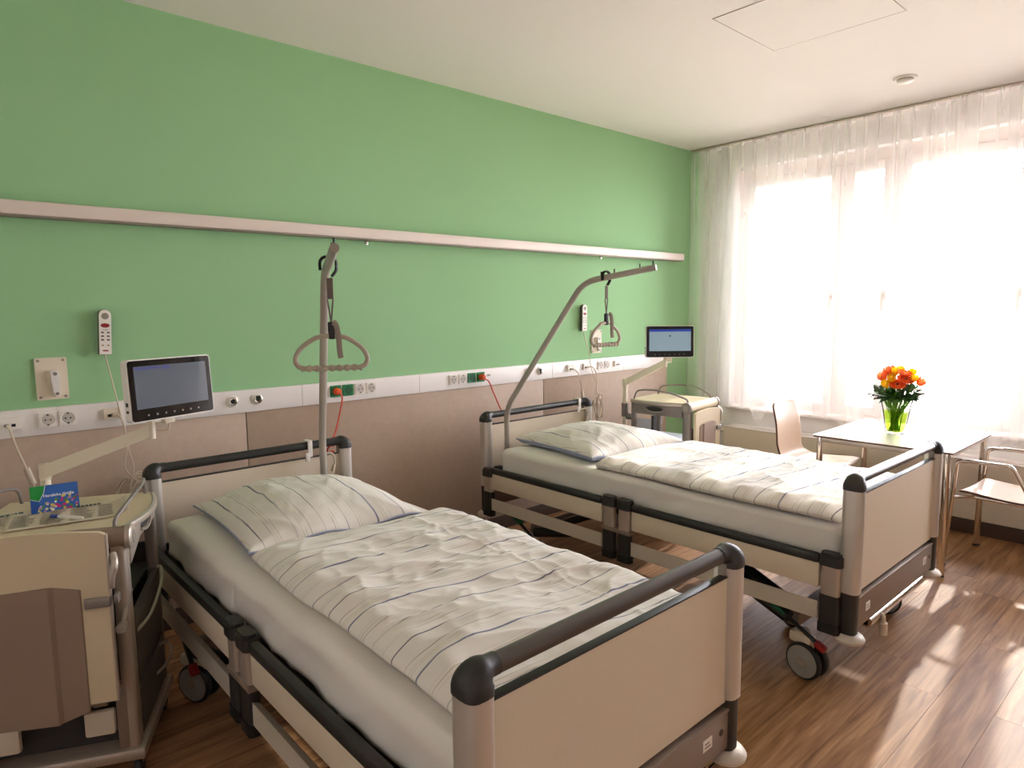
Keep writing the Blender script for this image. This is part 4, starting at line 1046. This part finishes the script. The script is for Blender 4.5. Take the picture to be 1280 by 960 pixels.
MB(Mf).prism([(-CW/2, CH*.54), (-CW/2+.024, CH*.44), (-CW/2+.028, CH*.3), (-CW/2+.010, 0), (-CW/2, 0)], -.0012, -.0009, 'xz').build('navy_print', NAVY, fp_)
MB(Mf).tube([(-CW/2+.0455, -.0012, CH-.001), (-CW/2+.0395, -.0012, CH*.72), (-CW/2+.025, -.0012, CH*.45), (-CW/2+.001, -.0012, CH*.55)], .0009, 5).build('white_arc', WHT, fp_)
tx = text_mesh('Herzliche Gr\u00fc\u00dfe', .0135, WHT, 'greeting_text', fp_, (0, 0, 0), (0, 0, 0), .0001)
tx.matrix_local = Mf @ Matrix.Translation((.012, -.0013, CH*.62)) @ Matrix.Rotation(math.radians(90), 4, 'X')
rf = random.Random(5); groups = {}
for k in range(64):
    u = rf.random(); x = -CW/2+.022+u*(CW-.026); top = CH*(.30+.22*(u > .5)*rf.random()+.14*rf.random()); z = .004+rf.random()*top
    m_ = rf.choice([CREAMC, YEL, LILAC, WHT, LEAFP] if u < .45 else [PINK, PINK, LILAC, LEAFP, LEAFP, YEL])
    groups.setdefault(m_.name, MB(Mf)).lathe([(0, -.0003), (.0028+.003*rf.random(), -.0003), (.003, 0), (0, 0)], (x, -.0010-.00035*(k % 5), min(z, CH*.55)), 7, 'y')
for nme, mb_ in groups.items(): mb_.build('flower_print', MATS[nme], fp_)
TEXTC = mat('small_print', (150, 140, 126), .9)
def leaflet(loc, rz, w_, d_, label, headline, seed, curl=.0, blue=False):
    n = 24; U, V = np.meshgrid(np.linspace(0, 1, n+1), np.linspace(0, 1, n+1))
    X = (U-.5)*w_; Y = (V-.5)*d_; Z = .0012+.004*np.sin(U*6+seed)**2*V + curl*np.clip((U-.8)/.2, 0, 1)**2
    o = grid_mesh('leaflet', X, Y, Z, PAPER); o.location = loc; o.rotation_euler = (0, 0, rz)
    sol = o.modifiers.new('thick', 'SOLIDIFY'); sol.thickness = .0008
    pr = MB(); r_ = random.Random(seed)
    for c in range(4):
        for l in range(14):
            x0 = -w_*.46+c*w_*.23; y0_ = d_*.30-l*d_*.052; ln = w_*.2*(.6+.4*r_.random())
            if blue and l < 3: continue
            u = (x0+ln/2)/w_+.5; vv = y0_/d_+.5; z = .0012+.004*math.sin(u*6+seed)**2*vv+.0006+curl*max(0, (u-.8)/.2)**2+.0006
            pr.box((x0+ln/2, y0_, z+.0003), (ln, d_*.016, .0003))
    pr.build('text_lines', TEXTC, o)
    hd = MB(); mm = INK
    if headline:
        x = -.01
        for k in range(6):
            hh_ = .020*(.7+.3*r_.random()); hd.box((w_*.06+k*.0125, d_*.36, .0062), (.009, hh_, .0004)); 
    if blue:
        mm = mat('leaflet_teal', (54, 104, 128), .7)
        for k in range(5): hd.box((-w_*.36+k*.018, d_*.36, .006), (.013, .018, .0004))
    if hd.v: hd.build('headline_print', mm, o)
    tag(o, label, 'leaflet'); return o
p_ = on_cab(.02, -.02); leaflet((p_[0], p_[1], .8835), NCR+math.radians(14), .36, .215, 'open printed newsletter lying on the cream cabinet, right edge curled', True, 2, .018)
p_ = on_cab(-.12, .0); leaflet((p_[0], p_[1], .8808), NCR+math.radians(28), .21, .16, 'leaflet with blue heading lying half under the newsletter', False, 9, 0, True)
p_ = on_cab(.02, -.085)
pe = thing('pen', 'white pen with a blue cap lying on the newsletter', 'pen', (p_[0], p_[1], .8965), NCR+math.radians(-28))
MB().tube([(-.02, 0, 0), (.07, 0, 0), (.078, 0, 0)], [.0055, .0055, .003], 10).build('barrel', WHITEP, pe)
MB().tube([(-.052, 0, 0), (-.048, 0, 0), (-.0201, 0, 0)], [.003, .0065, .0065], 10).build('cap', mat('pen_blue', (44, 62, 150), .35), pe)

# ================================================================ TABLE, CHAIRS, FLOWERS
TX0, TX1, TY0, TY1, TZ = -1.065, -.235, -2.455, -1.665, .743
tb = thing('table', 'square white table with chromed tube legs standing by the windows', 'table', ((TX0+TX1)/2, (TY0+TY1)/2, 0))
tw, td = (TX1-TX0)/2, (TY1-TY0)/2
MB().prism(rrect(2*tw, 2*td, .012), TZ-.0045, TZ).build('table_top', TABT, tb)
MB().prism(rrect(2*tw-.002, 2*td-.002, .012), TZ-.0125, TZ-.0046).build('top_edge', EDGEB, tb)
for sx in (-1, 1):
    for sy in (-1, 1):
        lg = MB().cyl((sx*(tw-.035), sy*(td-.035), .012), (sx*(tw-.035), sy*(td-.035), TZ-.013), .0185, seg=20).build('leg', CHROME, tb)
        MB().cyl((sx*(tw-.035), sy*(td-.035), 0), (sx*(tw-.035), sy*(td-.035), .0125), .019, seg=16).build('foot_cap', DARK, lg)
fa = MB()
for sy in (-1, 1): fa.bx(-tw+.05, tw-.05, sy*(td-.035)-.01, sy*(td-.035)+.01, TZ-.045, TZ-.014, .003)
for sx in (-1, 1): fa.bx(sx*(tw-.035)-.01, sx*(tw-.035)+.01, -td+.05, td-.05, TZ-.045, TZ-.014, .003)
fa.build('apron', ALU, tb)
def make_chair(loc, rz, label, arms):
    """faces local -y"""
    c = thing('armchair' if arms else 'chair', label, 'chair', loc, rz)
    # shell: seat and back in one bent ply sheet
    prof = [(-.225, .452), (-.215, .462), (-.16, .462), (-.05, .452), (.07, .447), (.14, .455), (.185, .485), (.205, .54), (.213, .62), (.222, .70), (.240, .78), (.258, .84), (.262, .862)]
    P = smooth_path([(0, a, b) for a, b in prof], 4); n = len(P); nu = 20
    U = np.linspace(-1, 1, nu+1); X = np.zeros((n, nu+1)); Y = X.copy(); Z = X.copy()
    for i, p in enumerate(P):
        s = i/(n-1)
        wd = .215 if s < .55 else .215-.03*(s-.55)/.45
        if s > .45 and s < .62: wd -= .02*math.sin((s-.45)/.17*PI)
        if i > n-8: wd *= math.sqrt(max(.0, 1-(max(0, (i-(n-8))/7.0)*.62)**2))
        if i < 5: wd *= .86+.14*math.sin(i/5*PI/2)
        dish = .016*(1-U**2)
        X[i] = U*wd
        if s < .45: Y[i] = p.y; Z[i] = p.z - dish*.6
        else: Y[i] = p.y + dish*.9; Z[i] = p.z
    o = grid_mesh('shell', X, Y, Z, WOODT, c)
    sol = o.modifiers.new('ply', 'SOLIDIFY'); sol.thickness = .011; sol.offset = 0; sol.use_rim = True
    o.data.materials.append(EDGEB); sol.material_offset_rim = 1
    r = .0095
    fr = MB().bx(-.17, .17, -.17, -.145, .425, .440, .004).bx(-.17, .17, .115, .14, .415, .430, .004).bx(-.175, -.155, -.17, .14, .42, .436, .004).bx(.155, .175, -.17, .14, .42, .436, .004)
    fr.build('under_frame', CHROME, c)
    for sx in (-1, 1):
        if arms:
            pts = fillet([(sx*.265, -.265, .012), (sx*.262, -.225, .655), (sx*.268, .045, .668), (sx*.235, .16, .43), (sx*.235, .225, .012)], .03, 6)
            MB().tube(pts, .0105, 12).build('leg', CHROME, c, label='chromed side loop of two legs and armrest')
            MB().cyl((sx*.17, -.16, .432), (sx*.262, -.235, .43), .009).cyl((sx*.17, .12, .424), (sx*.236, .158, .432), .009).build('arm_brace', CHROME, c)
            MB().box((sx*.2655, -.05, .6685), (.024, .19, .012), .005).build('armrest', ALU, c)
        else:
            for sy in (-1, 1):
                MB().cyl((sx*.165, sy*.14 if sy < 0 else .12, .43), (sx*.215, sy*.215, .012), r, seg=14).build('leg', CHROME, c)
        for sy in (-1, 1):
            xx, yy = (sx*.265, -.265) if (arms and sy < 0) else ((sx*.235, .225) if arms else (sx*.215, sy*.215))
            MB().cyl((xx, yy, 0), (xx, yy, .014), .013, seg=12).build('foot_glide', DARK, c)
    return c
make_chair((-.50, -1.46, 0), math.radians(2), 'pale bent-plywood chair without arms, behind the table and the farther bed', False)
make_chair((-.575, -2.66, 0), math.radians(176), 'pale plywood armchair with chromed arm loops at the right side of the table', True)

VX, VY = -.655, -2.02
vz = TZ+.001
va = thing('vase', 'flared clear glass vase with green water and stems on the white table', 'vase', (VX, VY, vz))
Hh = .232
outer = [(.0, 0), (.052, 0), (.056, .004), (.060, .03), (.070, .10), (.082, .17), (.096, Hh)]
inner = [(.093, Hh), (.079, .17), (.067, .10), (.057, .035), (.050, .014), (.0, .012)]
MB().lathe(outer+inner, (0, 0, 0), 40).build('glass', VASEG, va, 60)
MB().lathe([(.0, .0125), (.0498, .0145), (.0565, .035), (.0665, .10), (.0745, .145), (.0, .145)], (0, 0, 0), 36).build('water', WATER, va, 60)
STEM = mat('stem_green', (120, 164, 50), .5); LEAF = mat('leaf_green', (88, 132, 78), .6); LEAFG = mat('leaf_grey_green', (128, 152, 118), .6); LEAFB = mat('leaf_fresh', (128, 172, 74), .55)
BRN = mat('leaf_brown', (122, 96, 52), .6); PO = mat('petal_orange', (255, 158, 84), .5); PO2 = mat('petal_red_orange', (250, 134, 72), .5); PY = mat('petal_yellow', (248, 204, 28), .5); PC = mat('petal_heart', (120, 40, 24), .6)
def translucify(m, amt):
    nt = m.node_tree; b = nt.nodes['Principled BSDF']; tl = nt.nodes.new('ShaderNodeBsdfTranslucent'); tl.inputs[0].default_value = b.inputs['Base Color'].default_value
    mx = nt.nodes.new('ShaderNodeMixShader'); mx.inputs[0].default_value = amt
    nt.links.new(b.outputs[0], mx.inputs[1]); nt.links.new(tl.outputs[0], mx.inputs[2]); nt.links.new(mx.outputs[0], nt.nodes['Material Output'].inputs['Surface'])
for m_ in (PO, PO2, PY, LEAF, LEAFG, LEAFB, STEM): translucify(m_, .5)
rv = random.Random(12)
cdir = Vector((CAM.x-VX, CAM.y-VY, 0)).normalized(); rgt = Vector((-cdir.y, cdir.x, 0))      # toward the camera, to the right of the vase as photographed
if rgt.dot(_r) < 0: rgt = -rgt
def bpos(u, v, d): return rgt*u + cdir*d + Vector((0, 0, v))
def stem_pts(head, spread=.6):
    fa_ = rv.uniform(0, 2*PI); fr_ = .040*math.sqrt(rv.random())
    foot = Vector((fr_*math.cos(fa_), fr_*math.sin(fa_), .018))
    neck = Vector((head.x*.62, head.y*.62, .205))
    if neck.xy.length > .07: neck.xy = neck.xy.normalized()*.07
    mid = foot*.55+neck*.35+Vector((0, 0, .03))
    return smooth_path([foot, mid, neck, neck.lerp(head, .6)+Vector((0, 0, .008)), head], 5)
def leaf_geo(mb, base, dirv, length, width, bend=.3, fold=.15):
    dirv = dirv.normalized(); side = dirv.cross(Vector((0, 0, 1)))
    side = side.normalized() if side.length > .01 else Vector((1, 0, 0)); nrm = side.cross(dirv)
    vs_ = []; n = 7
    for i in range(n+1):
        s = i/n; c = base+dirv*length*s+nrm*(-bend*length*s*s); wv = width*math.sin(PI*min(1, s*.92+.08))**.8*(1-s**6)
        vs_ += [c-side*wv+nrm*fold*wv, c, c+side*wv+nrm*fold*wv]
    m = len(vs_); vs_ += [v_-nrm*.0012 for v_ in vs_]; fs_ = []
    for i in range(n):
        for k in range(2):
            a = i*3+k; fs_ += [(a, a+1, a+4, a+3), (m+a, m+a+3, m+a+4, m+a+1)]
    mb.add(vs_, fs_)
def flower(u, v, d, kind, label, group):
    head = bpos(u, v, d); axis = Vector((head.x*1.6, head.y*1.6, .22)).normalized()
    t = thing('tulip' if kind != 'open' else 'open_flower', label, 'flower', (VX, VY, vz), 0, group)
    MB().tube(stem_pts(head), .0042, 7).build('stem', STEM, t, 180)
    R_ = axis.to_track_quat('Z', 'Y').to_matrix().to_4x4(); M_ = Matrix.Translation(head) @ R_
    if kind == 'open':
        for ring, (np_, R0, h, opn) in enumerate(((7, .044, .044, 1.0), (6, .033, .046, .7), (5, .020, .040, .45))):
            b = MB(M_)
            for k in range(np_):
                a0 = 2*PI*k/np_+ring*.5
                def pf(s, q, a0=a0, R0=R0, h=h, opn=opn):
                    a = a0+(s-.5)*1.35*(.5+.9*math.sin(PI*min(1, q*.75+.1))); rr_ = R0*(.18+.95*math.sin(q*PI*.55)*(.7+.3*opn)); return (rr_*math.cos(a), rr_*math.sin(a), -.006+h*q*(1-.35*opn*q)-.006*abs(s-.5)*q)
                b.grid(pf, 5, 6)
            b.build('petal_ring', PO if ring != 1 else PO2, t, 180)
        MB(M_).lathe([(0, 0), (.007, .004), (.007, .020), (0, .026)], (0, 0, .004), 10).build('flower_heart', PC, t)
    else:
        b = MB(M_); R0 = .0215 if kind == 'yellow' else .026; h = .054 if kind == 'yellow' else .052
        for k in range(6):
            a0 = 2*PI*k/6
            def pf(s, q, a0=a0):
                a = a0+(s-.5)*1.5*(1-.75*q**3); rr_ = R0*(.25+math.sin(PI*(q*.72+.08))*.9)*(1 if k % 2 else .93); return (rr_*math.cos(a), rr_*math.sin(a), h*q-.004)
            b.grid(pf, 5, 7)
        b.build('petal_cup', PY if kind == 'yellow' else PO2, t, 180)
    l = MB(); hp = head*.72; hp.z = head.z-.10
    leaf_geo(l, Vector((head.x*.55, head.y*.55, .20)), (head+Vector((rv.uniform(-.03, .03), rv.uniform(-.03, .03), .02)))-Vector((head.x*.55, head.y*.55, .20)), .12, .016, .15)
    l.build('leaf', LEAFB if rv.random() < .5 else LEAF, t, 180)
    return t
flower(.000, .315, .085, 'open', 'wide open orange bloom low at the front of the bouquet', None)
flower(.038, .345, .060, 'open', 'wide open orange bloom in the middle of the bouquet', None)
flower(.036, .382, .02, 'open', 'orange bloom topping the middle of the bouquet, behind two open ones', None)
for (u, v, d, w_) in ((-.078, .352, .03, 'orange tulip leftmost of all blooms in the bouquet'), (-.050, .384, .0, 'orange tulip at the top left, second bloom from the left'), (-.036, .390, -.02, 'orange tulip at the top left, touching the tall yellow one')): flower(u, v, d, 'orange', w_, 'orange tulips in the vase')
flower(.113, .328, .02, 'orange', 'single orange tulip standing out at the right of the bouquet', None)
flower(-.060, .310, .075, 'yellow', 'yellow tulip lowest at the front left of the bouquet', None)
flower(-.032, .342, .06, 'yellow', 'yellow tulip leaning just above the lowest yellow one', None)
for (u, v, d, w_) in ((-.016, .384, .02, 'yellow tulip at the top, right beside the orange pair'), (.012, .388, -.03, 'yellow tulip at the very top middle, behind the open blooms'), (.078, .350, .04, 'yellow tulip low on the right, nearest to the single orange one'), (.068, .378, -.02, 'yellow tulip high on the right side of the bouquet')): flower(u, v, d, 'yellow', w_, 'yellow tulips in the vase')
def sprig(u, v, d, n, lm, label, group, size=.055):
    head = bpos(u, v, d); t = thing('leaf_sprig', label, 'greenery', (VX, VY, vz), 0, group)
    sp = stem_pts(head); MB().tube(sp, .0026, 6).build('stem', STEM, t, 180)
    l = MB(); k0 = int(len(sp)*.55)
    for k in range(n):
        p = sp[min(len(sp)-1, k0+int((len(sp)-k0)*k/n))]; a = k*2.4+rv.random()*2
        dv = (Vector((head.x, head.y, .06)).normalized()*.8+Vector((math.cos(a), math.sin(a), rv.uniform(-.1, .5)))*.8)
        leaf_geo(l, Vector(p), dv, size*rv.uniform(.95, 1.45), size*.34, rv.uniform(.1, .5))
    dv = Vector((head.x, head.y, .05)); leaf_geo(l, head, dv, size, size*.24, .2)
    l.build('leaves', lm, t, 180); return t
SPR = [(-.115, .270, .02, LEAFG, 7, .055, 'grey-green sprig pointing left over the vase rim, upper of the left ones'), (-.128, .250, .05, BRN, 7, .055, 'brownish sprig reaching farthest left from the bouquet'),
       (-.090, .262, .06, LEAF, 7, .055, 'green sprig close to the left vase rim, in front'), (-.10, .30, .0, LEAFG, 7, .055, 'grey-green sprig behind the leftmost orange tulip'),
       (.115, .285, .03, LEAFG, 7, .055, 'grey-green sprig under the single right orange tulip'), (.125, .262, .05, BRN, 7, .055, 'brownish sprig reaching farthest right from the bouquet'),
       (.10, .24, .07, LEAF, 7, .055, 'green sprig drooping lowest at the right vase rim'), (.09, .30, .0, LEAFG, 7, .055, 'grey-green sprig behind the right yellow tulips'),
       (-.03, .25, .10, LEAFB, 6, .06, 'fresh light green leaves at the front, left of the middle'), (.03, .255, .10, LEAF, 6, .06, 'green leaves at the front, right below the open blooms'),
       (.0, .235, .10, LEAF, 6, .06, 'green leaves lowest at the front middle of the vase rim'), (-.055, .24, .085, LEAF, 6, .06, 'green leaves at the front below the lowest yellow tulip'),
       (.065, .25, .08, LEAF, 6, .06, 'green leaves at the front right above the vase rim'), (.04, .29, .07, LEAFG, 6, .06, 'grey-green leaves right beside the middle open bloom'),
       (-.02, .28, .05, LEAF, 6, .06, 'green leaves between the two lowest yellow tulips and the rim'),
       (.01, .395, -.05, BRN, 5, .04, 'thin brown sprig rising at the top middle of the bouquet'), (.05, .40, -.04, LEAF, 5, .04, 'thin green sprig rising highest at the top right'),
       (-.03, .37, -.06, LEAF, 5, .04, 'thin green sprig at the back behind the orange pair'), (.09, .37, -.05, LEAFG, 5, .04, 'thin grey-green sprig at the back right of the bouquet')]
for (u, v, d, m_, n_, sz, w_) in SPR: sprig(u, v, d, n_, m_, w_, 'leaf sprigs in the vase', sz)

# ceiling detector
de = thing('smoke_detector', 'small round white smoke detector on the ceiling near the curtain', 'detector', (-.643, -1.965, HC))
MB().lathe([(0, -.012), (.060, -.012), (.066, -.006), (.066, -.0005), (0, -.0005)], (0, 0, 0), 36).build('base_ring', WHITEP, de)
MB().lathe([(0, -.017), (.046, -.017), (.047, -.0121), (0, -.0121)], (0, 0, 0), 32).build('dark_slot', TAUPE, de)
MB().lathe([(0, -.036), (.030, -.034), (.044, -.026), (.050, -.0172), (0, -.0172)], (0, 0, 0), 36).build('sensor_dome', WHITEP, de)
